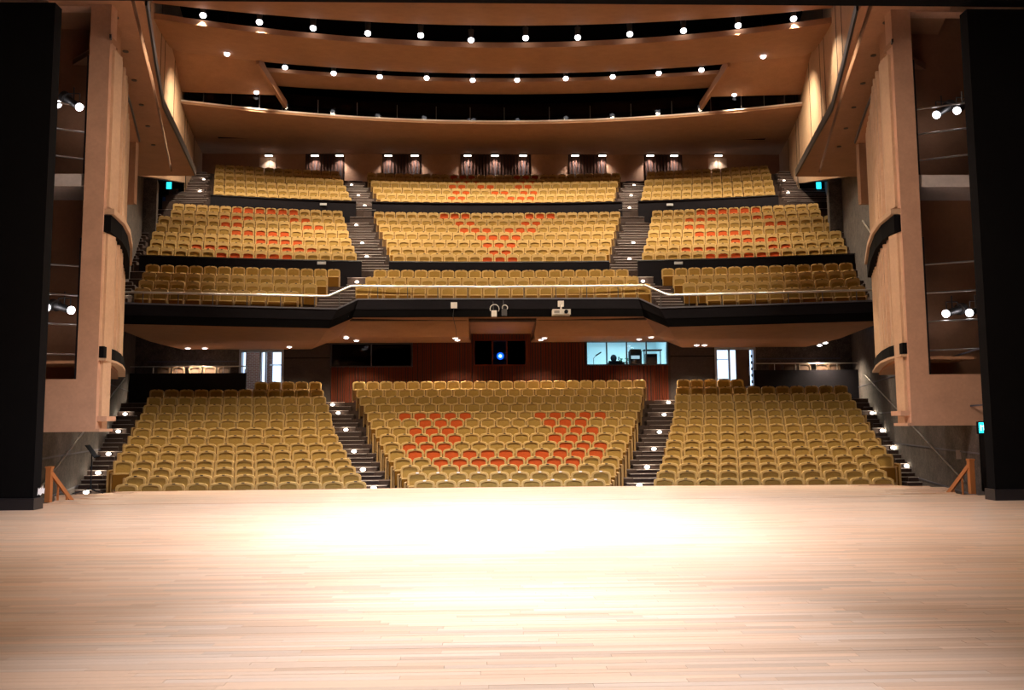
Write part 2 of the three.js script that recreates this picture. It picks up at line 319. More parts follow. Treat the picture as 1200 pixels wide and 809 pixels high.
  const soL = [[-at(131, 34, 18).x, 17.9], [-at(143, 75, 20).x, 19.9], [-at(153, 118, 22).x, 22], [-at(163, 158, 24.7).x, 24.7]];
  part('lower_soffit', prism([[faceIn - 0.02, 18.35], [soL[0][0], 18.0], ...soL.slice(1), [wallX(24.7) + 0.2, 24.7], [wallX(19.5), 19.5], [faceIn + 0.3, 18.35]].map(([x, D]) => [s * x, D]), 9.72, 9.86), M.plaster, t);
  for (let i = 0; i < 3; i++) part('black_band', beam(V(s * (soL[i][0] - 0.02), 9.82, soL[i][1]), V(s * (soL[i + 1][0] - 0.02), 9.82, soL[i + 1][1]), 0.04, 0.08), M.blackGloss, t);  // black strip paints the shade of the gap along the soffit edge
  part('end_panel', span(s * soL[3][0], s * (wallX(24.7) + 0.2), 7.9, 9.72, 24.5, 24.7), M.plaster, t);
  // pipes, mast and cables inside the slots
  for (const [k, y] of [8.56, 7.97, 7.36, 4.95, 4.3, 3.65, 3.0].entries()) part('pipe', bar(V(s * (slotR + 1.3), y, TD + 0.3), V(s * (slotR + 0.02), y, TD + 0.9), 0.022), M.steel, t);
  part('mast', bar(V(s * (slotR + 0.35), slotB, TD + 1.1), V(s * (slotR + 0.35), ledge0, TD + 1.1), 0.035), M.darkSteel, t);
  part('mast', bar(V(s * (slotR + 0.35), ledge1, TD + 1.1), V(s * (slotR + 0.35), slotT, TD + 1.1), 0.035), M.darkSteel, t);
  // lanterns in the slots
  const spots = s < 0 ? [[68, 122.5, 0], [93.5, 126, 0], [55, 361, 1], [84, 364, 1]] : [[1097, 135, 0], [1121, 130, 0], [1108, 368, 1], [1135.5, 367, 1]];
  spots.forEach(([px, py, low], i) => {
    const g = thing('tower_lantern', `lit black spotlight ${i % 2 === (s < 0 ? 0 : 1) ? 'nearer the pillar' : 'nearer the tower edge'}, ${low ? 'lower' : 'upper'} tower slot ${beside}`, 'spotlight', `spotlights in the ${low ? 'lower' : 'upper'} tower slot ${beside}`);
    const p = at(px, py, TD + 0.55), aim = V(-s * 1.5, 0.5, 13), d = aim.clone().sub(p).normalize();
    const tail = p.clone().addScaledVector(d, -0.5), mid = p.clone().addScaledVector(d, -0.25);
    part('body', merge([bar(tail, p.clone().addScaledVector(d, -0.03), 0.08, 12), bar(tail.clone().addScaledVector(d, -0.14), tail, 0.13, 12)]), M.darkSteel, g);
    part('yoke', merge([bar(mid, mid.clone().add(new THREE.Vector3(0, 0.36, 0)), 0.015), bar(mid.clone().add(new THREE.Vector3(-0.13, 0, 0)), mid.clone().add(new THREE.Vector3(-0.13, 0.22, 0)), 0.012), bar(mid.clone().add(new THREE.Vector3(0.13, 0, 0)), mid.clone().add(new THREE.Vector3(0.13, 0.22, 0)), 0.012), bar(mid.clone().add(new THREE.Vector3(-0.13, 0.22, 0)), mid.clone().add(new THREE.Vector3(0.13, 0.22, 0)), 0.012)]), M.darkSteel, g);
    part('lens', bar(p.clone().addScaledVector(d, -0.03), p, 0.085, 16), G.tower, g);
    spot(g, p.clone().addScaledVector(d, 0.03), aim, LAMP.tower, 0.3, 1, WHITE, 4);
  });
  // side soffit with its shadow gaps
  const so = struct('ceiling_soffit_' + side, null, null, 'sweeping tan soffit high over the side wall ' + beside, 'soffit');
  const h = at(157, 5, TD).y, e = (px, py, y) => { const p = atY(px, py, y); return [-p.x, -p.z]; };
  const in2 = [e(157, 5, h), e(178, 100, h), e(200, 203, h)], in3 = [e(170, 5, h + 0.1), e(181, 75, h + 0.1), e(190, 125, h + 0.1), e(207, 160, h + 0.1), e(228, 205, h + 0.1)];
  const far2 = in2[2], far3 = in3[4];
  const m = (P) => P.map(([x, D]) => [s * x, D]);
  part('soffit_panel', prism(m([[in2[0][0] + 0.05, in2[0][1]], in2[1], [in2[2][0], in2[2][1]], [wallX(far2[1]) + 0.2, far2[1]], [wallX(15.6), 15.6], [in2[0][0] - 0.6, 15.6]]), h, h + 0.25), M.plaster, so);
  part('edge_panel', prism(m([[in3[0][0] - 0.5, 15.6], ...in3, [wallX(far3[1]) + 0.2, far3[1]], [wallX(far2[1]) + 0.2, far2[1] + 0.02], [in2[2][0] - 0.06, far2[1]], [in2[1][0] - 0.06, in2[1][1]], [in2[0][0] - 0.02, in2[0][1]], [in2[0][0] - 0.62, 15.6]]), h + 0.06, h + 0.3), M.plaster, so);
  const edge = in3.map(([x, D]) => V(s * (x - 0.02), h + 0.2, D));
  for (let i = 0; i < edge.length - 1; i++) part('edge_strip', beam(edge[i], edge[i + 1], 0.06, 0.26), M.blackGloss, so);
  for (let i = 0; i < 6; i++) { const D = 18.6 + i * 1.75, x = 8.35 + (D - 18.6) * 0.29 + 0.4; part('recessed_fitting', new THREE.CylinderGeometry(0.07, 0.07, 0.02, 12).translate(s * x, h - 0.008, -D), M.plateDark, so); }
  // upper side wall
  const u = struct('wall_upper_' + side, null, null, 'pale panelled upper side wall ' + (s < 0 ? 'over the music-stand side of the balcony' : 'over the exit-sign side of the balcony'), 'wall');
  const prof = [[far3[1] - 0.2, h + 0.1], [PCW, 14.5], [PCW, 12], [BACK, 12], [BACK, ROOF], [23, ROOF], [23, h + 0.3], [far3[1] - 0.2, h + 0.3]];
  const xs = (D) => upperX(D);
  const shp = new THREE.Shape(prof.map(([D, y]) => new THREE.Vector2(D, y)));
  const ug = new THREE.ExtrudeGeometry(shp, { depth: 0.3, bevelEnabled: false }), up = ug.attributes.position;
  for (let i = 0; i < up.count; i++) { const D = up.getX(i), y = up.getY(i), z = up.getZ(i); up.setXYZ(i, s * (xs(D) + z), y, -D); }
  if (s < 0) { /* keep winding: mirrored copies are drawn on both sides */ }
  part('wall_panel', metreUV(ug), M.panelWood, u);
  for (const D of [32.5, 33.6, 36.4, 37.5, 40.5, 44.5, 45.4, 48.5]) part('panel_joint', span(s * (xs(D) - 0.012), s * (xs(D) + 0.01), 14.7, 20, D, D + 0.03), M.plateDark, u);
  // exit door recess on the balcony
  const r = struct('wall_exit_recess_' + side, null, null, 'dark balcony exit recess ' + (s < 0 ? 'with blue-lit curtain' : 'beside the far stairs'), 'recess');
  part('recess_wall', span(s * (upperX(45.2) + 0.02), s * (wallX(45.2) + 0.2), 10.5, 15.1, 45.2, 45.4), M.void, r);
  part('recess_head', slab([[V(s * (upperX(30.8) + 0.31), h + 0.12, 30.8), V(s * (upperX(45.1) + 0.31), 14.55, 45.1)], [V(s * (wallX(30.8) + 0.1), h + 0.12, 30.8), V(s * (wallX(45.1) + 0.1), 14.55, 45.1)]], new THREE.Vector3(0, 0.2, 0)), M.black, r);
  const c0 = at(s < 0 ? 191 : 966, 236, 44.9);
  const folds = []; for (let i = 0; i < 6; i++) folds.push(new THREE.CylinderGeometry(0.08, 0.08, 2.3, 8).translate(c0.x + i * 0.12, 12.5, -45.0));
  part('curtain', merge(folds), lin(0.02, 0.045, 0.16, 0.8), r);
  const ex = thing('exit_sign', s < 0 ? 'glowing blue-green exit sign in the recess over the blue curtain' : 'glowing blue-green exit sign in the recess at the far balcony stairs', 'exit sign');
  const q = at(s < 0 ? 198 : 959.5, 217.5, 44.8);
  part('housing', bx(0.34, 0.42, 0.1, q.x, q.y, q.z - 0.06), M.black, ex); part('face', bx(0.26, 0.36, 0.012, q.x, q.y, q.z - 0.004), G.exit, ex);
  point(ex, new THREE.Vector3(q.x, q.y, q.z + 0.08), LAMP.exit, new THREE.Color(0.05, 0.5, 1));
}
// exit sign and dark doorway by the stage
{
  const q = at(1151, 501.5, 17.0);
  const ex = thing('exit_sign', 'glowing cyan exit sign over the dark doorway beside the proscenium pillar', 'exit sign');
  part('housing', bx(0.16, 0.25, 0.06, q.x, q.y, q.z - 0.035), M.black, ex);
  part('face', bx(0.13, 0.21, 0.012, q.x, q.y, q.z), G.exit, ex);
  part('pictogram', merge([bx(0.018, 0.12, 0.004, q.x - 0.03, q.y, q.z + 0.008), bx(0.018, 0.12, 0.004, q.x + 0.03, q.y, q.z + 0.008), bx(0.05, 0.018, 0.004, q.x, q.y + 0.03, q.z + 0.008)]), glow(0.5, 1, 1, 3), ex);
  point(ex, new THREE.Vector3(q.x, q.y, q.z + 0.1), LAMP.exit * 0.4, new THREE.Color(0.05, 0.6, 1));
  const dw = struct('door_1', null, null, 'black doorway beside the proscenium pillar under the exit sign', 'door');
  part('door_leaf', beam(V(wallX(16.3) - 0.02, 0.62, 16.3), V(wallX(17.25) - 0.02, 0.62, 17.25), 0.05, 1.24), M.void, dw);
  part('door_frame', beam(V(wallX(17.25) - 0.03, 0.62, 17.25), V(wallX(17.33) - 0.03, 0.62, 17.33), 0.06, 1.24), M.black, dw);
  const pl = at(1133, 533, 19.1);
  solo('wall_plate', bx(0.14, 0.2, 0.02, 0, 0, 0).rotateY(-0.9).translate(wallX(19.1) - 0.03, pl.y, -19.1), lin(0.34, 0.29, 0.27, 0.6), 'small grey switch plate on the stone wall beside the exit sign', 'switch plate');
  solo('wall_plate', bx(0.1, 0.16, 0.02, 0, 0, 0).rotateY(0.9).translate(-wallX(18.7) + 0.03, 1.3, -18.7), lin(0.34, 0.29, 0.27, 0.6), 'small grey switch plate on the stone wall beside the scuffed pillar', 'switch plate');
}

// ------------------------------------------------------------------ stalls seating
const ST = [562.5, 553.25, 544.5, 535.75, 525.75, 517.5, 508, 499.25, 490, 482, 472.5, 463.75, 455.5, 446.75];
const stalls = ST.map((y, i) => { const D = 21.4 + 1.02 * i, p = at(585, y, D); return { D, top: p.y, f: p.y - LOW, py: y, k: KS }; });
const SL = [[135, 430], [146, 424], [152, 417.5], [133, 412], [140, 407], [144.5, 402], [150.5, 397], [156, 393], [159.5, 390], [164, 389], [168, 386], [172, 382.5], [175, 379.5], [298, 377]];
const SC = [[485, 710], [477, 716], [469, 722], [461, 726], [454.5, 730], [449, 734], [444.5, 737.5], [439.5, 741], [434, 744], [430, 747], [426, 751], [421, 752], [417.5, 754], [413, 757]];
const SR = [[765.5, 1047.5], [769, 1038.75], [772.5, 1031], [775.75, 1047.5], [778.75, 1038.75], [780, 1030.5], [783, 1025.75], [785, 1018], [787.5, 1013.75], [788.7, 1010], [790, 1003.75], [790.5, 998], [792, 993.75], [793, 871.75]];
const SO = { 3: [2, 3, 4, 5, 6, 7, 8, 9], 4: [1, 2, 3, 4, 5, 6, 7, 8, 9, 10, 11], 5: [1, 2, 3, 10, 11, 12], 6: [2, 3, 4, 10, 11, 12], 7: [2, 3, 4, 11, 12, 13], 8: [3, 4, 5, 11, 12, 13], 9: [2, 3, 4, 5, 6, 11, 12, 13, 14, 15] };
const seats = [];
function row(r, edges, n, zone, block, idx, low, orange = []) {
  const a = atArc(edges[0], r.py, r.D, r.k).x, b = atArc(edges[1], r.py, r.D, r.k).x;
  n = n || Math.round((b - a) / 0.555); const p = (b - a) / n;
  for (let i = 0; i < n; i++) { const x = a + (i + 0.5) * p; seats.push({ x, y: r.f, D: r.D - x * x / r.k, ry: -2 * x / r.k, w: p / 0.555, low, orange: orange.includes(i), zone, block, row: idx, i, n, end: i === 0 ? -1 : i === n - 1 ? 1 : 0 }); }
  return [a, b];
}
stalls.forEach((r, i) => {
  r.L = row(r, SL[i], i === 13 ? 5 : 0, 'stalls', 'left', i, true);
  r.C = row(r, SC[i], 9 + i, 'stalls', 'centre', i, true, SO[i]);
  r.R = row(r, SR[i], i === 13 ? 5 : 0, 'stalls', 'right', i, true);
});
// stepped floors
function tier(parent, r, D0, D1, y, xmax, thick, mat = M.carpet, xmin = null) {
  const xs = [], n = 12, f = (D) => (x) => [x, D - x * x / r.k];
  const lo = xmin === null ? -xmax : xmin; for (let i = 0; i <= n; i++) xs.push(lo + (xmax - lo) * i / n);
  part('tier', prism([...xs.map(f(D0)), ...xs.slice().reverse().map(f(D1))], y - thick, y), mat, parent);
}
const sf = struct('floor_stalls', null, null, 'dark brown stepped floor under the stalls seats', 'floor');
stalls.forEach((r, i) => { const D0 = i ? stalls[i - 1].D + 0.12 : 19.9, D1 = i < 13 ? r.D + 0.12 : 39.5; tier(sf, r, D0, D1, r.f, wallX(r.D) + 0.3, i ? 0.6 : 0.4); });

// ------------------------------------------------------------------ balcony seating
const rowAt = (py, D, low, px = 585) => { const p = px === 585 ? at(px, py, D) : atArc(px, py, D, KB); return { D, top: p.y, f: p.y - (low ? LOW : HIGH), py, k: KB, low }; };
const A = [rowAt(339.5, 32.1, false, 250), rowAt(334, 33, false), rowAt(325.3, 33.9, false), rowAt(317, 34.8, true)];
const B = [297.5, 289.5, 281, 272, 263.8, 256.4, 249.7].map((y, i) => rowAt(y, 37 + 1.07 * i, i === 6));
const C = [234, 227.5, 221, 214, 209.5, 205].map((y, i) => rowAt(y, 46.2 + 1.1 * i, i === 5));
const AE = { L: [[157, 350.5, 10], [162, 372, 12], [166, 384.5, 13], [170, 399, 14]], C: [null, [416.2, 762.75, 21], [427.75, 748.5, 20], [437.5, 736.8, 19]], R: [[826.5, 1014.5, 10], [799.5, 1008.5, 12], [788, 1004, 13], [774.75, 999.8, 14]] };
const BE = {
  L: [[171, 418.3, 16], [175.25, 415.75, 16], [177.5, 412, 16], [180.8, 409, 16], [185, 406.75, 16], [199.5, 404, 15], [202, 401.8, 15]],
  C: [[460, 711, 17], [456, 714.75, 18], [452.5, 716.7, 19], [448.3, 719.7, 20], [444, 721.8, 21], [441, 725, 22], [438, 727, 23]],
  R: [[752, 993.5, 16], [754, 989.75, 16], [757, 986.75, 16], [759.3, 980.75, 16], [761, 980, 16], [762.75, 962.5, 15], [764, 960, 15]],
};
const BO = {
  L: [[5, 6, 7, 8, 9, 10], [3, 4, 5, 10, 11, 12], [8, 9, 10, 11], [6, 7, 8, 9, 10], [5, 6, 12, 13], [4, 5, 6, 10, 11], [5, 6, 7, 8, 9, 10]],
  C: [[7, 8, 9], [8, 9], [8, 9, 10], [8, 9, 10, 11], [7, 8, 9, 11, 12, 13], [7, 8, 13, 14], [6, 7, 8, 14, 15, 16]],
  R: [[5, 6, 7, 8, 9, 10], [3, 4, 5, 10, 11], [7, 8, 9, 10], [4, 5, 6, 7, 8], [3, 4, 10, 11], [3, 4, 5, 9, 10], [4, 5, 6, 7, 8, 9]],
};
const CE = {
  L: [[250, 412, 13], [250, 409, 13], [250.5, 406, 13], [251, 402.7, 13], [251, 399.7, 13], [251.75, 398, 13]],
  C: [[445.75, 719, 23], [441, 720.75, 24], [436.75, 722, 25], [434.5, 724.5, 26], [430.75, 726.75, 27], [430, 727.5, 28]],
  R: [[750.75, 909, 13], [752, 908, 13], [753.5, 906.5, 13], [755, 904.5, 13], [757, 902.5, 13], [758, 901, 13]],
};
const CO = [[6, 7, 8, 13, 14, 15], [7, 8, 13, 14, 15], [8, 9, 12, 13, 15, 16], [8, 9, 11, 12, 15, 16], [9, 10, 11, 16, 17], [9, 10, 11, 16, 17, 18]];
A.forEach((r, i) => { r.L = row(r, AE.L[i], AE.L[i][2], 'front balcony', 'left', i, r.low); if (AE.C[i]) r.C = row(r, AE.C[i], AE.C[i][2], 'front balcony', 'centre', i, r.low); r.R = row(r, AE.R[i], AE.R[i][2], 'front balcony', 'right', i, r.low); });
B.forEach((r, i) => { for (const b of ['L', 'C', 'R']) r[b] = row(r, BE[b][i], BE[b][i][2], 'middle balcony', { L: 'left', C: 'centre', R: 'right' }[b], i, r.low, BO[b][i]); });
C.forEach((r, i) => { for (const b of ['L', 'C', 'R']) r[b] = row(r, CE[b][i], CE[b][i][2], 'rear balcony', { L: 'left', C: 'centre', R: 'right' }[b], i, r.low, b === 'C' ? CO[i] : []); });
const bf = struct('floor_balcony', null, null, 'dark stepped floor of the balcony', 'floor');
const PB = 36.15, PC = 45.2;                                        // planes of the two parapets
tier(bf, A[0], 31.65, 32.66, A[0].f, -6.5, 0.5, M.carpet, -wallX(30.5) - 0.3); tier(bf, A[0], 31.65, 32.66, A[0].f, wallX(30.5) + 0.3, 0.5, M.carpet, 6.5);
for (let i = 1; i < 4; i++) tier(bf, A[i], i === 1 ? 32.65 : A[i - 1].D + 0.12, i === 3 ? PB : A[i].D + 0.12, A[i].f, wallX(33) + 0.3, 0.5);
B.forEach((r, i) => tier(bf, r, i ? B[i - 1].D + 0.12 : PB, i < 6 ? r.D + 0.12 : PC, r.f, wallX(r.D) + 0.3, i ? 0.7 : 1.2));
C.forEach((r, i) => tier(bf, r, i ? C[i - 1].D + 0.12 : PC, i < 5 ? r.D + 0.12 : BACK + 0.3, r.f, upperX(r.D) + 0.1, i ? 0.7 : 1.6));

// ------------------------------------------------------------------ seats
const backLine = (w, y0, y1, r, a) => { const s = new THREE.Shape(); s.moveTo(-w / 2, y0); s.lineTo(w / 2, y0); s.lineTo(w / 2, y1 - a - r); s.quadraticCurveTo(w / 2, y1 - a, w / 2 - r, y1 - a * 0.6); s.quadraticCurveTo(0, y1 + a * 0.6, -w / 2 + r, y1 - a * 0.6); s.quadraticCurveTo(-w / 2, y1 - a, -w / 2, y1 - a - r); s.closePath(); return s; };
function seatGeo(low) {
  const top = low ? LOW : HIGH, band = low ? 0.05 : 0.155, lean = (g) => g.translate(0, -0.46, 0).rotateX(-0.11).translate(0, 0.46, 0);
  const outer = backLine(0.515, 0.44, top, 0.08, 0.035), inner = backLine(0.425, 0.475, top - band, 0.065, 0.03);
  outer.holes.push(new THREE.Path(inner.getPoints(4)));
  const shell = lean(merge([new THREE.ExtrudeGeometry(outer, { depth: 0.05, bevelEnabled: true, bevelSize: 0.008, bevelThickness: 0.01, bevelSegments: 1, curveSegments: 4 }), new THREE.ExtrudeGeometry(backLine(0.5, 0.42, top - 0.012, 0.08, 0.035), { depth: 0.02, bevelEnabled: false, curveSegments: 4 }).translate(0, 0, -0.022)]));
  const cush = lean(new THREE.ExtrudeGeometry(backLine(0.40, 0.488, top - band - 0.012, 0.06, 0.03), { depth: 0.012, bevelEnabled: true, bevelSize: 0.012, bevelThickness: 0.018, bevelSegments: 2, curveSegments: 4 }).translate(0, 0, 0.004));
  const pan = bx(0.44, 0.40, 0.05, 0, 0, 0).rotateX(-0.08).translate(0, 0.295, 0.205);
  const roll = new THREE.ExtrudeGeometry(backLine(0.45, 0.13, 0.525, 0.04, 0.01), { depth: 0.06, bevelEnabled: true, bevelSize: 0.012, bevelThickness: 0.014, bevelSegments: 1, curveSegments: 3 }).rotateX(-0.08).translate(0, 0, 0.12);
  const arm = (s) => merge([bx(0.036, 0.52, 0.26, s * 0.25, 0.26, 0.10), bx(0.042, 0.035, 0.33, s * 0.25, 0.535, 0.11)]);
  const plate = lean(bx(0.075, 0.026, 0.012, 0, top - 0.012, 0.062));
  const end = (s) => bx(0.045, 0.60, 0.44, s * 0.305, 0.30, 0.12), edge = (s) => merge([bx(0.05, 0.61, 0.03, s * 0.305, 0.305, 0.35), bx(0.05, 0.03, 0.44, s * 0.305, 0.61, 0.13)]);
  return { shell, cush, pan, roll, arm: [arm(-1), arm(1)], plate, end: { '-1': end(-1), '1': end(1) }, edge: { '-1': edge(-1), '1': edge(1) } };
}
const SG = { true: seatGeo(true), false: seatGeo(false) };
function buildSeat(low, orange, small, white) {
  const g = new THREE.Group(), q = SG[low];
  const shell = part('back_shell', q.shell, M.tan, g); part('back_cushion', q.cush, orange ? M.orange : M.cushion, g);
  part('seat_pan', q.pan, M.seatPan, g); part('seat_cushion', q.roll, orange ? M.orange : M.tan, g);
  if (!small) part('armrest', q.arm[0], M.arm, g);
  part('armrest', q.arm[1], M.arm, g);
  part('number_plate', q.plate, white ? M.plateWhite : M.plateDark, shell);
  return g;
}
const proto = {};
const ORD = (n) => ['first', 'second', 'third', 'fourth', 'fifth', 'sixth', 'seventh', 'eighth', 'ninth', 'tenth'][n - 1] || n + (n === 21 ? 'st' : n === 22 ? 'nd' : n === 23 ? 'rd' : 'th');
const WHERE = { left: 'music-stand block', centre: 'centre block', right: 'exit-sign block' };
function placeSeat(s) {
  const small = s.zone !== 'stalls', white = s.zone === 'stalls' && s.block === 'centre' && s.row < 2;
  const key = [s.low, s.orange, small, white].join();
  const g = proto[key] ? proto[key].clone() : (proto[key] = buildSeat(s.low, s.orange, small, white));
  const add = g === proto[key] ? (proto[key] = g.clone(), g) : g;
  add.name = numbered(s.orange ? 'orange_theatre_seat' : s.zone === 'stalls' ? 'theatre_seat' : 'balcony_theatre_seat');
  add.position.set(s.x, s.y, -s.D); add.rotation.y = s.ry; add.scale.x = s.w;
  const colour = s.orange ? 'orange-cushioned' : 'tan', last = { stalls: 13, 'front balcony': 3, 'middle balcony': 6, 'rear balcony': 5 }[s.zone];
  const rw = s.row === last ? 'last' : ORD(s.row + 1), from = ORD(s.block === 'left' ? s.n - s.i : s.i + 1) + (s.block === 'centre' ? ' from the dark-window aisle' : ' from the inner aisle');
  const spot = s.zone === 'stalls' ? `${rw} stalls row, ${WHERE[s.block]}` : `${rw} row of ${s.zone.split(' ')[0]} tier, ${WHERE[s.block]}`;
  tag(add, `${colour} ${s.zone === 'stalls' ? 'tip-up' : 'balcony'} seat, ${spot}, ${from}`, 'seat', `${colour} seats, ${spot}`);
  if (s.end && s.zone === 'stalls') { part('end_panel', SG[s.low].end[s.end], M.seatPan, add); part('end_trim', SG[s.low].edge[s.end], M.arm, add); }
  scene.add(add);
}
{
  const single = seats.filter((s) => s.orange), rest = { stalls: [], balcony: [] };
  const tanStalls = seats.filter((s) => !s.orange && s.zone === 'stalls').sort((a, b) => a.row - b.row || a.D - b.D);
  const tanBalc = seats.filter((s) => !s.orange && s.zone !== 'stalls').sort((a, b) => a.D - b.D);
  single.push(...tanStalls.slice(0, 300), ...tanBalc.slice(0, 300));
  single.forEach(placeSeat);
  for (const [list, low, name, label] of [[tanStalls.slice(300), true, 'rear_stalls_seats', 'tan tip-up seats filling the rear stalls rows under the balcony'], [tanBalc.slice(300), false, 'upper_balcony_seats', 'tan tip-up seats filling the upper balcony rows']]) {
    const q = SG[low], paint = (g, m) => { const h = g.index ? g.toNonIndexed() : g.clone(); const c = new Float32Array(h.attributes.position.count * 3); for (let i = 0; i < c.length; i += 3) c.set([m.color.r, m.color.g, m.color.b], i); h.setAttribute('color', new THREE.BufferAttribute(c, 3)); return h; };
    const g = mergeGeometries([paint(q.shell, M.tan), paint(q.cush, M.cushion), paint(q.pan, M.seatPan), paint(q.roll, M.tan), paint(q.arm[0], M.arm), paint(q.arm[1], M.arm), paint(q.plate, M.plateDark)]);
    const im = new THREE.InstancedMesh(g, new THREE.MeshStandardMaterial({ vertexColors: true, roughness: 0.92, map: clothTex }), list.length);
    im.name = name; im.castShadow = im.receiveShadow = true; im.userData = { kind: 'stuff', label, category: 'seats' };
    const o = new THREE.Object3D();
    list.forEach((s, i) => { o.position.set(s.x, s.y, -s.D); o.rotation.y = s.ry; o.scale.set(s.w, s.low === low ? 1 : LOW / HIGH, 1); o.updateMatrix(); im.setMatrixAt(i, o.matrix); });
    scene.add(im);
  }
}

// ------------------------------------------------------------------ aisle stairs, nosings and step lights
function aisle(g, rows, gap, nSub, lights, tag2) {
  const risers = [], k = rows[0].k;
  const stepGeo = new THREE.BoxGeometry(1, 1, 1);
  for (let i = 0; i < rows.length; i++) {
    const r = rows[i], [xa, xb] = gap(r, i); if (xb - xa < 0.2) continue;
    const xm = (xa + xb) / 2, w = xb - xa, rr = i ? rows[i - 1] : null;
    const De = r.edge !== undefined ? r.edge - xm * xm / k : (rr ? rr.D + 0.12 - xm * xm / k : null); if (De === null) continue;
    const rise = r.f - rr.f, run = nSub === 2 ? 0.46 : 0.3;
    for (let j = 1; j <= nSub; j++) {
      const y1 = rr.f + rise * j / nSub, d0 = De - run * (nSub - j), yb = rr.f + rise * (j - 1) / nSub;
      const [ya, yc] = gap(j < nSub ? rr : r, j < nSub ? i - 1 : i), xm2 = (ya + yc) / 2, w2 = Math.max(0.3, yc - ya); const b = part('step', stepGeo, M.stepBoard, g); const depth = j < nSub ? run * (nSub - j) - 0.005 : 0.2;
      b.scale.set(w2 - 0.04, y1 - rr.f - 0.004, depth); b.position.set(xm2, (y1 + rr.f) / 2, -(d0 + depth / 2) + (j === nSub ? 0.012 : 0)); 
      const nz = part('nosing', stepGeo, M.nosing, g); nz.scale.set(w2 - 0.04, 0.014, 0.045); nz.position.set(xm2, y1 + 0.004, -d0 + 0.0 + (j === nSub ? 0.012 : 0));
      risers.push({ xm, w, D: d0, y: (yb + y1) / 2, h: y1 - yb });
    }
  }
  for (const [px, py] of lights) {
    let best = null; for (const r of risers) { const p = at(px, py, r.D), e = Math.abs(p.y - r.y) / r.h; if (!best || e < best.e) best = { r, p, e }; }
    if (!best) continue;
    const { r, p } = best, l = thing('step_light', `glowing step light in ${tag2}`, 'step light', `step lights of ${tag2}`);
    const x = Math.max(r.xm - r.w / 2 + 0.1, Math.min(r.xm + r.w / 2 - 0.1, p.x)), z = -r.D + 0.022;
    part('bezel', bx(0.2, Math.min(0.11, r.h * 0.8), 0.02, x, r.y, z), M.matteBlack, l);
    part('lens', new THREE.SphereGeometry(0.085, 12, 8).scale(1, 0.62, 0.5).translate(x, r.y, z + 0.012), G.warm, l);
    point(l, new THREE.Vector3(x, r.y, z + 0.085), LAMP.step, WARM, 2);
  }
}
const sR = stalls.slice(0, 13);
aisle(sf, stalls, (r) => [-wallX(r.D) + 0.02, r.L[0] - 0.12].map((v, i) => v), 2, [[155, 467], [147, 487], [139, 508], [130, 530], [118, 552.5], [107, 575]], 'the stalls stairs behind the music stand');
aisle(sf, stalls, (r) => [r.L[1] + 0.1, r.C[0] - 0.12], 2, [[390, 467], [396.5, 486], [405.5, 505], [415, 528], [425.5, 549], [440, 569.5]], 'the stalls aisle leading to the dark rear window');
aisle(sf, stalls, (r) => [r.C[1] + 0.12, r.R[0] - 0.1], 2, [[783, 465], [778, 484], [772.5, 504], [766, 525], [758, 547], [749, 567]], 'the stalls aisle leading to the control room');
aisle(sf, stalls, (r) => [r.R[1] + 0.12, wallX(r.D) - 0.02], 2, [[1012, 463], [1021.5, 482.5], [1032, 504], [1045, 524], [1062, 546]], 'the stalls stairs beside the stage exit sign');
for (const r of A.slice(0, 1)) r.C = [-6.2, 6.2];
B[0].edge = PB; C[0].edge = PC;
const AB = [...A, ...B, ...C];
const bl = (r) => C.includes(r) ? [-upperX(r.D) + 0.05, r.L[0] - 0.08] : [-wallX(r.D) + 0.05, r.L[0] - 0.08];
aisle(bf, AB, bl, 3, [[244, 211.5], [234.5, 225], [169.5, 278.5], [151, 296], [150, 326], [142.5, 348]], 'the outer balcony stairs below the blue curtain');
aisle(bf, AB, (r) => [r.L[1] + 0.08, r.C[0] - 0.08], 3, [[412, 217], [420, 229], [427.5, 242.5], [417.5, 265.5], [424.5, 284], [430, 302], [418, 332]], 'the balcony aisle above the dark rear window');
aisle(bf, AB, (r) => [r.C[1] + 0.08, r.R[0] - 0.08], 3, [[743, 217], [739.5, 229], [737.5, 243.5], [747, 266.5], [742, 284.5], [737.5, 303], [756, 331.5]], 'the balcony aisle above the control room');
aisle(bf, AB, (r) => bl({ __proto__: r, L: [-r.R[1], 0], D: r.D }).map((v) => -v).reverse(), 3, [[912, 212], [916.5, 226], [978.5, 260.5], [999.5, 278], [1012.5, 296], [1016.5, 324.5], [1029, 347]], 'the outer balcony stairs on the stage-exit side');

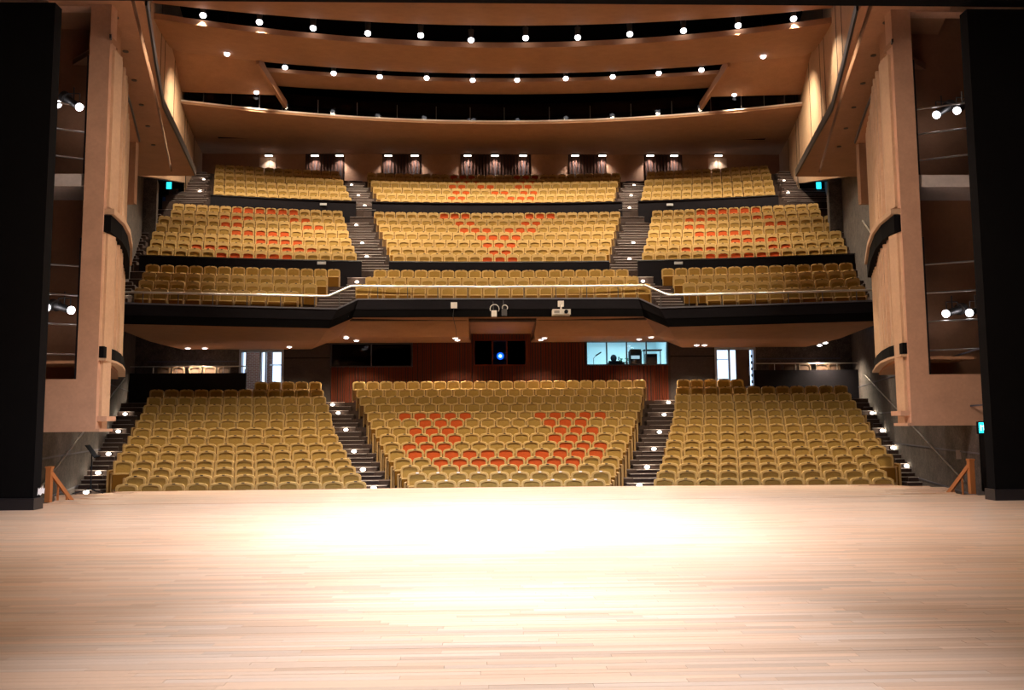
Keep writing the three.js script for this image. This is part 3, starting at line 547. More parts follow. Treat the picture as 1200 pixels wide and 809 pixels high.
// ------------------------------------------------------------------ parapets, balcony front, soffit
function parapet(x0, x1, D, k, y0, y1, label, signPx) {
  const g = struct('wall_parapet', null, null, label, 'parapet'), xs = [...Array(9).keys()].map((i) => x0 + (x1 - x0) * i / 8), f = (d) => (x) => [x, d - x * x / k];
  part('panel', prism([...xs.map(f(D - 0.08)), ...xs.slice().reverse().map(f(D))], y0, y1), M.fascia, g);
  part('cap', prism([...xs.map(f(D - 0.12)), ...xs.slice().reverse().map(f(D + 0.03))], y1, y1 + 0.04), M.blackGloss, g);
  if (signPx) { const p = atArc(signPx[0], signPx[1], D - 0.1, k); part('row_sign', bx(0.36, 0.12, 0.015, p.x, p.y, p.z + 0.02), lin(0.55, 0.55, 0.58, 0.5), g).userData.label = 'small white row sign'; }
}
{
  const yB = at(585, 308.2, PB).y, yC = at(585, 239.5, PC).y;
  const xr = (px, py, D) => atArc(px, py, D, KB).x;
  parapet(xr(164, 303, PB), xr(424, 308, PB), PB, KB, A[3].f, yB, 'black parapet with a row sign, in front of the blue-curtain side seats', [377, 308.5]);
  parapet(xr(456, 308, PB), xr(714, 308, PB), PB, KB, A[3].f, yB, 'long black parapet in front of the central middle balcony seats');
  parapet(xr(747, 308, PB), xr(1001, 303, PB), PB, KB, A[3].f, yB, 'black parapet with a row sign, in front of the stage-exit side seats', [795, 308.5]);
  parapet(xr(247, 237, PC), xr(417.5, 239, PC), PC, KB, B[6].f, yC, 'upper black parapet with a row sign below the rear seats, blue-curtain side', [379, 239.5]);
  parapet(xr(436, 240, PC), xr(729, 240, PC), PC, KB, B[6].f, yC, 'upper long black parapet below the central rear balcony seats');
  parapet(xr(747.5, 239, PC), xr(912, 237, PC), PC, KB, B[6].f, yC, 'upper black parapet with a row sign below the rear seats, stage-exit side', [785, 240]);
}
const DC = 32.2, DS = 30.9;
const t1 = at(395.5, 363, DS), t2 = at(419.5, 351.6, DC), t0 = atY(120, 355.6, t1.y), tm = atY(270, 360, t1.y);
const b1 = at(384, 384.6, DS), b2 = at(413, 372, DC), b0 = atY(120, 379, b1.y), bm = atY(270, 382.4, b1.y);
const mir = (p) => new THREE.Vector3(-p.x, p.y, p.z);
const topLine = [t0, tm, t1, t2, V(0, t2.y, DC), mir(t2), mir(t1), mir(tm), mir(t0)], botLine = [b0, bm, b1, b2, V(0, b2.y, DC), mir(b2), mir(b1), mir(bm), mir(b0)];
{
  const g = struct('wall_balcony_front', null, null, 'black balcony front stepping forward at both sides', 'balcony front');
  part('fascia_panel', slab(topLine.map((p, i) => [p, p.clone().lerp(botLine[i], 0.55)]), new THREE.Vector3(0, 0, -0.2)), M.fascia, g);
  part('lower_fascia', slab(topLine.map((p, i) => [p.clone().lerp(botLine[i], 0.552).add(new THREE.Vector3(0, 0, -0.03)), botLine[i]]), new THREE.Vector3(0, 0, -0.2)), M.void, g);
  part('ledge_top', slab(topLine.map((p) => [p.clone().add(new THREE.Vector3(0, 0.0, 0.05)), p.clone().add(new THREE.Vector3(0, 0.03, -0.38))]), new THREE.Vector3(0, 0.05, 0)), M.ledge, g);
  // guard rail
  const rl = thing('guard_rail', 'polished steel guard rail along the balcony front', 'railing');
  const q1 = at(384.5, 347.2, DS + 0.3), q2 = at(411, 335.6, DC + 0.3), q0 = atY(120, 342, q1.y), qm = atY(270, 345.2, q1.y);
  const rail = [q0, qm, q1, q2, V(0, at(590, 336.3, DC + 0.3).y, DC + 0.3), mir(q2), mir(q1), mir(qm), mir(q0)];
  part('top_rail', rod(rail, 0.04, 10), M.steel, rl);
  const yOn = (x, line) => { for (let i = 0; i < line.length - 1; i++) if (x >= line[i].x && x <= line[i + 1].x) return line[i].clone().lerp(line[i + 1], (x - line[i].x) / (line[i + 1].x - line[i].x)); return line[0].clone(); };
  for (const px of [167.75, 209, 249.5, 289.7, 329, 368.8, 397.7, 442.7, 477.7, 513, 548, 582.3, 614, 651.5, 687.7, 724.3, 774, 807.5, 846, 885, 923.8, 963.8, 1003.7]) {
    let p = at(px, 345, DC); for (let k = 0; k < 4; k++) p = at(px, 345, -yOn(p.x, rail).z);
    const a = yOn(p.x, rail), b = yOn(p.x, topLine);
    part('post', bar(a, new THREE.Vector3(a.x, b.y + 0.06, a.z), 0.018), M.darkSteel, rl);
  }
  // soffit under the balcony
  const so = struct('ceiling_under_balcony', null, null, 'tan soffit under the balcony with recessed downlights', 'soffit');
  const hc = at(590, 401.5, SBACK).y, hs = at(250, 410, SBACK).y, rec = at(590, 391.5, SBACK).y;
  const up = new THREE.Vector3(0, 0.18, 0), cutL = at(552, 402, SBACK).x, cutR = at(622, 402, SBACK).x;
  const rearX = (f) => f === b1 || f.x === -b1.x ? Math.sign(f.x) * 8.1 : f === b2 || f.x === -b2.x ? Math.sign(f.x) * 7.45 : f.x;
  const colm = (f, mD, h) => { const rx = rearX(f), t = (mD + f.z) / (SBACK + f.z); return [f.clone().add(new THREE.Vector3(0, 0, -0.1)), V(f.x + (rx - f.x) * t, h, mD), V(rx, h, SBACK + 0.1)]; };
  const bc = (x) => V(x, b2.y, DC);
  const inner = V(b2.x, hc, DC);
  part('side_panel', slab([b0, bm, b1].map((p) => colm(p, 33.4, hs)), up), M.plaster, so);
  part('side_panel', slab([b0, bm, b1].map(mir).map((p) => colm(p, 33.4, hs)), up), M.plaster, so);
  for (const s of [-1, 1]) {
    const P = [b1, b2].map((p) => s < 0 ? p : mir(p));
    part('return_panel', slab([colm(P[0], 33.4, hs), colm(P[1], 34.5, hc)], up), M.plaster, so);
    part('centre_panel', slab([colm(P[1], 34.5, hc), colm(bc(s < 0 ? cutL - 0.0 : cutR), 34.5, hc)], up), M.plaster, so);
    const cx = s < 0 ? cutL : cutR;
    part('recess_cheek', slab([[V(cx, b2.y - 0.02, DC + 0.15), V(cx, b2.y, DC + 0.2)], [V(cx, hc, 34.5), V(cx + -s * 0.0, rec + 0.1, 34.5)], [V(cx, hc, SBACK), V(cx, rec + 0.1, SBACK)]], new THREE.Vector3(s * 0.08, 0, 0)), M.plaster, so);
  }
  part('recess_panel', slab([[V(cutL, b2.y, DC + 0.1), V(cutL, rec, SBACK)], [V(cutR, b2.y, DC + 0.1), V(cutR, rec, SBACK)]], up), M.plaster, so);
  const ul = [[220, 409.8], [240, 405.4], [339, 406.2], [405.7, 395.5], [417.6, 401.4], [533.5, 395.9], [536, 400.6], [638, 395.7], [633.8, 400.3], [763, 394.7], [749, 400.3], [825.5, 404], [816.5, 408.6], [967, 401.5], [960.5, 406]];
  ul.forEach(([px, py]) => {
    const side = px < 372 || px > 800, h = side ? hs : hc; let p = atY(px, py, h - 0.01);
    if ((px < 300 || px > 900) && -p.z > 34.9) { p = at(px, py, 35.95); p.y = h - 0.01; } else if (-p.z > 34.9) { p = at(px, py, py > 399 ? 35.6 : 34.9); p.y = h - 0.01; }
    const mD = side ? 33.4 : 34.5;
    if (-p.z < mD) { for (let k = 0; k < 12; k++) { const f = side ? b1 : b2, t = Math.max(0, Math.min(1, (-p.z + f.z - 0.1) / (mD + f.z - 0.1))); p = atY(px, py, f.y + (h - f.y) * t - 0.01); } }
    const l = thing('downlight', `round white downlight in the soffit under the balcony, ${px < 372 ? 'over the music-stand side' : px > 800 ? 'over the stage-exit side' : px < 500 ? 'over the aisle to the dark window' : px > 700 ? 'before the control room' : 'before the projection window'}`, 'downlight', 'downlights under the balcony, ' + (px < 372 ? 'music-stand side' : px > 800 ? 'stage-exit side' : px < 500 ? 'dark window' : px > 700 ? 'control room' : 'projection window'));
    part('trim', new THREE.TorusGeometry(0.115, 0.02, 6, 18).rotateX(Math.PI / 2).translate(p.x, p.y - 0.012, p.z), M.whiteCase, l);
    part('lens', new THREE.SphereGeometry(0.105, 14, 8).scale(1, 0.4, 1).translate(p.x, p.y - 0.015, p.z), G.lamp, l);
    spot(l, new THREE.Vector3(p.x, p.y - 0.07, p.z), new THREE.Vector3(p.x, p.y - 3, p.z + 0.5), LAMP.under, 1.1, 0.7, WARM, 4);
  });
}

// ------------------------------------------------------------------ wall behind the stalls
{
  const y0 = stalls[13].f, w = struct('wall_back', null, null, 'dark wall behind the stalls with slatted centre and windows', 'wall');
  const X = (px, py = 420) => at(px, py, SBACK).x, Y = (py, px = 590) => at(px, py, SBACK).y;
  const xl = X(388), xr = X(785.5), top = 6.6;
  const dl = [X(281), X(332)], dr = [X(838), X(885)], doorTop = 4.75;
  const wins = [[X(388.5), X(482), Y(429, 440), Y(403.5, 440)], [X(556), X(616), Y(427.5), Y(399.5)], [X(688), X(782), Y(427, 735), Y(401, 735)]];
  // plain stretches
  part('wall_panel', span(-16.6, dl[0], y0, top, SBACK, SBACK + 0.2), M.stone, w);
  part('wall_panel', span(dl[1], xl, y0, top, SBACK, SBACK + 0.2), M.darkWall, w);
  part('wall_panel', span(xr, dr[0], y0, top, SBACK, SBACK + 0.2), M.darkWall, w);
  part('wall_panel', span(dr[1], 16.6, y0, top, SBACK, SBACK + 0.2), M.stone, w);
  for (const d of [dl, dr]) part('door_head', span(d[0], d[1], doorTop, top, SBACK, SBACK + 0.2), M.darkWall, w);
  part('groove_strip', span(dl[1], xl, 4.35, 4.39, SBACK - 0.012, SBACK), M.void, w); part('groove_strip', span(xr, dr[0], 4.35, 4.39, SBACK - 0.012, SBACK), M.void, w);
  // slatted centre, cut around the windows
  const edges = [xl, ...wins.flatMap((q) => [q[0], q[1]]), xr];
  for (let i = 0; i < 3; i++) { part('wall_panel', span(wins[i][0], wins[i][1], y0, wins[i][2], SBACK, SBACK + 0.2), M.slatGap, w); part('wall_panel', span(wins[i][0], wins[i][1], wins[i][3], top, SBACK, SBACK + 0.2), M.slatGap, w); }
  part('wall_panel', span(wins[0][1], wins[1][0], y0, top, SBACK, SBACK + 0.2), M.slatGap, w); part('wall_panel', span(wins[1][1], wins[2][0], y0, top, SBACK, SBACK + 0.2), M.slatGap, w); part('wall_panel', span(wins[2][1], xr, y0, top, SBACK, SBACK + 0.2), M.slatGap, w);
  const sl = [];
  for (let x = xl + 0.03; x < xr - 0.05;) {
    const ww = 0.035 + rnd() * 0.055, q = wins.find((v) => x + ww > v[0] - 0.04 && x < v[1] + 0.04), dp = 0.03 + rnd() * 0.03;
    if (q) { sl.push(span(x, x + ww, y0, q[2] - 0.05, SBACK - dp, SBACK + 0.01)); if (q[3] + 0.06 < 5.5) sl.push(span(x, x + ww, q[3] + 0.05, 5.6, SBACK - dp, SBACK + 0.01)); } else sl.push(span(x, x + ww, y0, 5.6, SBACK - dp, SBACK + 0.01));
    x += ww + 0.02 + rnd() * 0.05;
  }
  const sm = part('slat_field', merge(sl), M.slat, w); sm.userData = { kind: 'stuff', label: 'narrow red-brown vertical slats' };
  // windows
  const frame = (g, q, cols, mat, paneMat, lowPane) => {
    const [a, b, c, d] = q, t = 0.05;
    part('frame', merge([span(a - t, b + t, d, d + t, SBACK - 0.06, SBACK + 0.1), span(a - t, b + t, c - t, c, SBACK - 0.06, SBACK + 0.1), span(a - t, a, c, d, SBACK - 0.06, SBACK + 0.1), span(b, b + t, c, d, SBACK - 0.06, SBACK + 0.1)]), mat, g);
    for (let i = 1; i < cols.length - 1; i++) part('mullion', span(cols[i] - 0.025, cols[i] + 0.025, c, d, SBACK - 0.04, SBACK + 0.06), mat, g);
    for (let i = 0; i < cols.length - 1; i++) part('pane', span(cols[i] + 0.02, cols[i + 1] - 0.02, c, d, SBACK + 0.03, SBACK + 0.036), Array.isArray(paneMat) ? paneMat[i] : paneMat, g);
  };
  const w1 = struct('window_1', null, null, 'wide dark window in the slatted wall reflecting small lights', 'window'); frame(w1, wins[0], [wins[0][0], X(435), wins[0][1]], M.blackGloss, M.smoke);
  const w2 = struct('window_2', null, null, 'small dark projection window in the middle of the slatted wall', 'window'); frame(w2, wins[1], [wins[1][0], X(577), X(594), wins[1][1]], M.slat, [M.smoke, M.pane, M.smoke]);
  const w3 = struct('window_3', null, null, 'bright control room window of four panes in the slatted wall', 'window'); frame(w3, wins[2], [wins[2][0], X(711), X(734.5), X(757.5), wins[2][1]], M.blackGloss, M.pane);
  // booth behind the small window
const boothGrey = lin(0.22, 0.21, 0.21, 0.9, { map: plasterTex }), booth = (a, b, c, d) => merge([span(a, b, c, c + 0.1, SBACK + 0.2, SBACK + 2.6), span(a, b, d, d + 0.1, SBACK + 0.2, SBACK + 2.6), span(a - 0.1, a, c, d, SBACK + 0.2, SBACK + 2.6), span(b, b + 0.1, c, d, SBACK + 0.2, SBACK + 2.6), span(a, b, c, d, SBACK + 2.6, SBACK + 2.7)]);
  struct('wall_projection_booth', booth(X(550), X(620), 3.6, 5.6), boothGrey, 'unlit grey projection booth behind the small window', 'booth');
  struct('wall_unlit_booth', booth(X(386), X(484), 3.2, 5.6), boothGrey, 'unlit grey booth behind the wide dark window', 'booth');
  const pj = thing('video_projector', 'black video projector glowing blue in the projection window', 'projector'), pp = at(586.3, 417.5, SBACK + 0.45);
  part('body', bx(0.6, 0.28, 0.7, pp.x, pp.y, pp.z - 0.37), M.gear, pj); part('lens_barrel', new THREE.CylinderGeometry(0.1, 0.1, 0.06, 16).rotateX(Math.PI / 2).translate(pp.x, pp.y, pp.z), M.gear, pj);
  part('lens', new THREE.SphereGeometry(0.06, 14, 10).scale(1, 1, 0.5).translate(pp.x, pp.y, pp.z + 0.04), G.blue, pj); part('lens_glow', new THREE.TorusGeometry(0.115, 0.045, 8, 20).translate(pp.x, pp.y, pp.z + 0.02), glow(0.005, 0.10, 1, 1.6), pj); part('stand', bx(0.7, 0.6, 0.7, pp.x, pp.y - 0.45, pp.z - 0.4), M.void, pj);  // emissive ring paints the blue glow around the lens
  point(pj, new THREE.Vector3(pp.x, pp.y, pp.z + 0.12), 0.5, new THREE.Color(0.08, 0.3, 1));
  // control room
  const ra = X(684), rb = X(786), r0 = 3.2, r1 = 5.4, rd = SBACK + 3.2;
  const cr = struct('wall_control_room', null, null, 'pale blue control room seen through the wide window', 'room');
  part('room_shell', merge([span(ra, rb, r0, r1, rd, rd + 0.1), span(ra - 0.1, ra, r0, r1, SBACK + 0.2, rd), span(rb, rb + 0.1, r0, r1, SBACK + 0.2, rd), span(ra, rb, r0 - 0.1, r0, SBACK + 0.2, rd), span(ra, rb, r1, r1 + 0.1, SBACK + 0.2, rd)]), M.room, cr);
  const lp = thing('ceiling_panel_light', 'glowing ceiling panel inside the control room', 'ceiling light');
  part('tray', span(ra + 0.8, rb - 0.8, r1 - 0.05, r1 - 0.01, SBACK + 0.9, SBACK + 2.2), M.whiteCase, lp); part('diffuser', span(ra + 0.85, rb - 0.85, r1 - 0.06, r1 - 0.05, SBACK + 0.95, SBACK + 2.15), G.cool, lp);
  const al = new THREE.RectAreaLight(new THREE.Color().setRGB(0.62, 0.92, 1), LAMP.control, rb - ra - 1.7, 1.2); al.position.set((ra + rb) / 2, r1 - 0.075, -(SBACK + 1.55)); al.lookAt((ra + rb) / 2, 0, -(SBACK + 1.55)); al.castShadow = true; lp.add(al);
  const zc = SBACK + 0.7, by = wins[2][2];
  const desk = thing('control_desk', 'dark control desk along the control room window', 'desk'); part('desk_top', span(ra + 0.1, rb - 0.1, by - 0.05, by, SBACK + 0.35, SBACK + 1.15), M.gear, desk); part('desk_front', span(ra + 0.15, rb - 0.15, r0, by - 0.05, SBACK + 0.4, SBACK + 0.5), M.gear, desk);
  const XX = (px) => at(px, 415, zc).x, YY = (py) => at(735, py, zc).y;
  const mic = thing('gooseneck_microphone', 'black gooseneck microphone leaning in the control room window', 'microphone');
  part('base', new THREE.CylinderGeometry(0.06, 0.08, 0.04, 12).translate(XX(695.5), by + 0.02, -zc), M.gear, mic); part('neck', rod([V(XX(695.5), by + 0.03, zc), V(XX(695.5), YY(420), zc), V(XX(698), YY(417), zc)], 0.012), M.gear, mic); part('head', bar(V(XX(698), YY(417), zc), V(XX(704.5), YY(412.8), zc), 0.03, 10), M.gear, mic);
  const mix = thing('mixing_console', 'low dark mixing console behind the second control room pane', 'mixing console'); part('chassis', span(XX(713), XX(731), by, by + 0.14, zc - 0.2, zc + 0.3), M.gear, mix); part('meter_bridge', span(XX(714), XX(730), by + 0.14, by + 0.22, zc + 0.2, zc + 0.3), M.gear, mix);
  const chair = thing('office_chair', 'dark rounded chair back behind the mixing console', 'chair'); part('backrest', new THREE.SphereGeometry(0.17, 14, 10).scale(0.85, 1, 0.4).translate(XX(722.5), YY(418), -(zc + 0.9)), M.gear, chair); part('stem', bar(V(XX(722.5), r0, zc + 0.9), V(XX(722.5), YY(420), zc + 0.9), 0.04), M.gear, chair);
  for (const [px, hgt] of [[725.5, 0.34], [733, 0.26]]) {
    const pl = thing('potted_plant', hgt > 0.3 ? 'taller small green potted plant on the control desk' : 'shorter small green potted plant on the control desk', 'plant');
    part('pot', new THREE.CylinderGeometry(0.06, 0.045, 0.1, 10).translate(XX(px), by + 0.05, -(zc - 0.32)), M.gear, pl);
    for (let i = 0; i < 9; i++) { const a = rnd() * 6.3, r = 0.03 + rnd() * 0.1, y = by + 0.1 + rnd() * hgt * 0.7; part('leaf', new THREE.SphereGeometry(0.055, 6, 4).scale(1, 0.35, 0.6).rotateZ(rnd() * 2 - 1).rotateY(a).translate(XX(px) + Math.cos(a) * r, y, -(zc - 0.32) + Math.sin(a) * r), M.green, pl); }
  }
  const rack = thing('equipment_rack', 'black equipment rack with a pale display in the control room', 'rack'); part('cabinet', span(XX(738), XX(751.5), by, YY(411.5), zc - 0.1, zc + 0.4), M.gear, rack); part('top_unit', span(XX(739), XX(751), YY(411.5), YY(409.6), zc - 0.08, zc + 0.35), M.gear, rack); part('display', span(XX(739), XX(749), YY(421), YY(417.2), zc - 0.115, zc - 0.1), G.screen, rack);
  const mon = thing('computer_monitor', 'square black monitor on the control desk under a black shelf', 'monitor'); part('screen', span(XX(756), XX(770), by + 0.05, YY(415), zc, zc + 0.05), M.gear, mon); part('foot', span(XX(760), XX(766), by, by + 0.05, zc - 0.05, zc + 0.15), M.gear, mon);
  const sh = thing('desk_shelf', 'black two-legged shelf over the monitor in the control room', 'shelf'); part('board', span(XX(754.5), XX(775.5), YY(411.2), YY(409.9), zc - 0.1, zc + 0.35), M.gear, sh); part('leg', span(XX(755), XX(756), by, YY(411.2), zc + 0.1, zc + 0.14), M.gear, sh); part('leg', span(XX(774), XX(775), by, YY(411.2), zc + 0.1, zc + 0.14), M.gear, sh);

  // doorways to the daylit foyer
  const frameCol = lin(0.35, 0.38, 0.46, 0.4, { metalness: 0.3 });
  const bt = tex(256, 256, (x, y) => { const rw = Math.floor(y / 16), o = (rw % 2) * 16, j = y % 16 < 2 || (x + o) % 32 < 2, v = j ? 190 : 120 + 40 * nf[y * 256 + x]; return j ? [v, v * 0.94, v * 0.9] : [v * 1.05, v * 0.72, v * 0.62]; }, [1.7, 1.2]);
  const brickM = lin(1, 1, 1, 0.9, { map: bt });
  struct('ground_outside', span(-24, 24, y0 - 0.15, y0, 39.5, 70), M.pave, 'pale paving outside the foyer doors', 'ground');
  for (const s of [-1, 1]) {
    const d = s < 0 ? dl : dr, P = (px, py, D) => at(px, py, D).x;
    const dg = struct('door_' + (s < 0 ? 2 : 3), null, null, s < 0 ? 'daylit foyer doorway with brick wall beyond, behind the music-stand side seats' : 'daylit foyer doorway behind the stage-exit side seats, one leaf dark', 'door');
    part('jamb', span(d[0] - 0.02, d[0] + 0.08, y0, doorTop, SBACK - 0.03, SBACK + 0.3), frameCol, dg); part('jamb', span(d[1] - 0.08, d[1] + 0.02, y0, doorTop, SBACK - 0.03, SBACK + 0.3), frameCol, dg); part('head', span(d[0], d[1], doorTop - 0.1, doorTop, SBACK, SBACK + 0.3), frameCol, dg);
    if (s < 0) {
      const a = P(304.5, 420, SBACK + 0.1), b = P(311, 420, SBACK + 0.1);
      part('mullion', span(a, a + 0.07, y0, doorTop, SBACK + 0.05, SBACK + 0.15), frameCol, dg); part('mullion', span(b, b + 0.06, y0, doorTop, SBACK + 0.05, SBACK + 0.15), frameCol, dg);
      const bw = struct('wall_brick_outside', span(P(288, 420, 41), P(305, 420, 41), y0, 5.4, 41, 41.4), brickM, 'red brick wall outside the doorway behind the music-stand side', 'brick wall');
      const bw2 = struct('wall_brick_outside', span(P(311, 420, 43), P(317.5, 420, 43), y0, 5.4, 43, 43.4), brickM, 'narrow brick pier outside the doorway behind the music-stand side', 'brick pier');
      for (const y of [3.4, 4.2]) part('glazing_bar', span(P(316, 420, 39), P(332, 420, 39), y, y + 0.05, 39, 39.05), frameCol, dg);
    } else {
      const a = P(862, 420, SBACK + 0.1), b = P(878, 420, SBACK + 0.1);
      part('dark_leaf', span(a, b, y0, doorTop, SBACK + 0.05, SBACK + 0.12), lin(0.10, 0.06, 0.045, 0.7, { map: grainTex }), dg);
      part('mullion', span(P(854, 420, SBACK), P(856, 420, SBACK), y0, doorTop, SBACK + 0.05, SBACK + 0.15), frameCol, dg);
      for (const y of [3.2, 3.45, 4.35]) part('glazing_bar', span(P(838, 420, 39), P(855, 420, 39), y, y + 0.04, 39, 39.05), frameCol, dg);
      for (let i = 0; i < 6; i++) part('hinge', span(P(880, 420, SBACK) , P(882, 420, SBACK), 2.9 + i * 0.28, 3.02 + i * 0.28, SBACK + 0.02, SBACK + 0.05), M.darkSteel, dg);
    }
    part('door_handle', bar(V(s < 0 ? d[0] + 0.25 : d[1] - 0.3, 3.5, SBACK - 0.06), V(s < 0 ? d[0] + 0.25 : d[1] - 0.3, 3.9, SBACK - 0.06), 0.02), M.steel, dg);
    const fl = thing('daylight_fill_panel', s < 0 ? 'added cool panel standing in for daylight on the brick wall outside the doorway' : 'added cool panel standing in for daylight outside the half-dark doorway', 'ceiling light');  // added panel, its light stands in for daylight on brick and frames
    const fx = (d[0] + d[1]) / 2; part('tray', span(fx - 0.8, fx + 0.8, 5.3, 5.36, 38, 39), M.whiteCase, fl); part('diffuser', span(fx - 0.75, fx + 0.75, 5.285, 5.3, 38.05, 38.95), G.cool, fl);
    const fa = new THREE.RectAreaLight(new THREE.Color().setRGB(0.8, 0.92, 1), 12, 1.5, 0.9); fa.position.set(fx, 5.27, -38.5); fa.lookAt(fx, 3, -40.5); fa.castShadow = true; fl.add(fa);
    const outer = struct('wall_foyer_' + (s < 0 ? 'left' : 'right'), span(s * 11.9, s * 12.1, y0, 5.6, SBACK + 0.2, 39.4), M.darkWall, 'dark foyer side wall beyond the doorway', 'wall');
  }
  // side boxes behind the stalls
  for (const s of [-1, 1]) {
    const xi = s < 0 ? at(289, 440, 35.3).x : at(883, 440, 35.3).x, xo = s * (wallX(35.6) - 0.1);
    const bxw = s < 0 ? 'beside the brick-view doorway' : 'beside the half-dark doorway';
    const g = thing('seating_platform', 'dark raised seating platform with steel rail ' + bxw, 'platform');
    const pt = at(230, 437.5, 35.2).y;
    part('front_panel', span(xo, xi, stalls[12].f, pt, 35.2, 35.3), M.fascia, g); part('deck', span(xo, xi, pt - 0.75, pt - 0.62, 35.3, 36.95), M.carpet, g);
    part('rail', rod([V(xo, pt + 0.28, 35.25), V(xi, pt + 0.28, 35.25), V(xi, pt + 0.02, 35.25)], 0.022, 8), M.steel, g);
    for (let i = 1; i < 5; i++) part('rail_post', bar(V(xo + (xi - xo) * i / 5, pt, 35.25), V(xo + (xi - xo) * i / 5, pt + 0.28, 35.25), 0.014), M.steel, g);
    const cols = s < 0 ? [189, 206, 226, 243, 260] : [911, 929, 946, 966, 981];
    for (const px of cols) {
      const x = at(px, 432, 35.9).x, h = pt - 0.62, st = thing('box_chair', 'dark brown chair on the raised platform ' + bxw, 'chair', 'chairs on the platform ' + bxw);
      part('back_shell', SG.true.shell.clone().scale(1, 1.12, 1).translate(x, h, -36.2), lin(0.06, 0.03, 0.012, 0.8), st); part('back_cushion', SG.true.cush.clone().scale(1, 1.12, 1).translate(x, h, -36.2), lin(0.05, 0.022, 0.01, 0.9), st); part('seat_pan', SG.true.pan.clone().translate(x, h, -36.2), M.seatPan, st); part('leg', bx(0.3, 0.2, 0.2, x, h + 0.1, -36.15), M.black, st);
    }
    part('metal_band', span(xo, s < 0 ? dl[0] - 0.1 : dr[1] + 0.1, 4.22, 4.27, SBACK - 0.015, SBACK), M.stoneBand, w);
  }
}

// ------------------------------------------------------------------ ceiling panels over the hall
const arc = (c, sd, Dc) => { const p = at(c[0], c[1], Dc), q = atY(sd[0], sd[1], p.y), k = Math.max(40, q.x * q.x / Math.max(0.05, Dc + q.z)); return { y: p.y, D: Dc, k }; };
const on = (a, x) => V(x, a.y, a.D - x * x / a.k);
const a1 = arc([590, 30], [200, 6], 36), a2 = arc([590, 56], [182, 22], 37), a3 = arc([590, 86.5], [303, 72], 42.4), a4 = arc([590, 96], [315, 84], 43.4), a5 = arc([590, 110.5], [320, 100.5], 45.3), a6 = arc([590, 145.5], [240, 124.5], 45.8);
const ceil = struct('ceiling', null, null, 'curved tan ceiling panels over the balcony with dark light slots', 'ceiling');
function panel(name, f, r, X0, X1, sag, thick, mat = M.plaster) {
  const n = 28, P = []; for (let i = 0; i <= n; i++) { const x = X0 + (X1 - X0) * i / n, a = typeof f === 'function' ? f(x) : on(f, x), b = typeof r === 'function' ? r(x) : on(r, x), m = []; for (let j = 0; j <= 4; j++) { const t = j / 4, p = a.clone().lerp(b, t); p.y -= sag * 4 * t * (1 - t); m.push(p); } P.push(m); }
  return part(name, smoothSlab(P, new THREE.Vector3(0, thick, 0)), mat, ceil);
}
panel('ceiling_panel', (x) => V(x, at(590, -40, 27).y - 0.3, 24 - x * x / 90), a1, -14.6, 14.6, 0.1, 0.2);
panel('ceiling_panel', a2, a3, -15.2, 15.2, 0.12, 0.25);
panel('ceiling_panel', a4, a5, -12, 12, 0.05, 0.2);
const backTop = at(590, 181, BACK).y;
panel('gallery_soffit', a6, (x) => V(x, backTop, BACK), -18.2, 18.2, 0.18, 0.12);
panel('gallery_rim', (x) => on(a6, x).add(new THREE.Vector3(0, 0.13, 0.03)), (x) => on(a6, x).add(new THREE.Vector3(0, 0.13, -0.35)), -16.8, 16.8, 0, 0.06, lin(0.66, 0.55, 0.48, 0.5));
for (const s of [-1, 1]) {
  const f0 = atY(188, 52, a3.y), f1 = atY(301, 69, a3.y), r0 = at(234, 109.5, 43.0), r1 = at(322, 111.5, 44.2), L = (p) => s < 0 ? p : mir(p);
  const ext = f0.clone().add(new THREE.Vector3(-4, 0, 3));
  part('side_panel', slab([[L(f0.clone().add(new THREE.Vector3(-1.5, 0.02, 0.8))), L(r0.clone().add(new THREE.Vector3(-2.5, 0, 0.3)))], [L(f1.clone().add(new THREE.Vector3(0, 0.02, 0))), L(r1)]], new THREE.Vector3(0, 0.55, 0)), M.plaster, ceil);
  const q = L(r1.clone()), e1 = L(at(341, 133, 45.4));
  part('edge_beam', beam(L(f1.clone().add(new THREE.Vector3(0.05, -0.1, 0))), e1, 0.16, 0.4), M.plaster, ceil);
}
// dark gallery behind glass
{
  const g = struct('wall_gallery', null, null, 'dark follow-spot gallery behind a glass balustrade', 'gallery');
  part('gallery_back', span(-16.5, 16.5, a6.y + 0.35, ROOF, 48.6, 48.8), M.void, g);  // near-black sheet paints the unlit depth of the gallery
  part('gallery_floor', slab([-16, -8, 0, 8, 16].map((x) => [on(a6, x).add(new THREE.Vector3(0, 0.14, -0.3)), V(x, a6.y + 0.14, 48.7)]), new THREE.Vector3(0, 0.05, 0)), M.black, g);
  const gb = thing('glass_balustrade', 'dark glass balustrade with slim posts along the upper gallery', 'balustrade');
  const pxs = [237, 270, 303, 330, 372, 418, 465, 511, 551, 591, 644, 692, 740, 788, 834, 870, 897, 921];
  const pts = pxs.map((px) => { let p = at(px, 138, 45.8); for (let k = 0; k < 5; k++) p = at(px, 138, a6.D - p.x * p.x / a6.k - 0); return on(a6, p.x).add(new THREE.Vector3(0, 0.19, -0.12)); });
  for (let i = 0; i < pts.length; i++) part('post', bar(pts[i], pts[i].clone().add(new THREE.Vector3(0, 0.8, 0)), 0.018), M.darkSteel, gb);
  for (let i = 0; i < pts.length - 1; i++) part('pane', slab([[pts[i], pts[i].clone().add(new THREE.Vector3(0, 1.0, 0))], [pts[i + 1], pts[i + 1].clone().add(new THREE.Vector3(0, 1.0, 0))]], new THREE.Vector3(0, 0, -0.012)), M.smoke, gb);
}
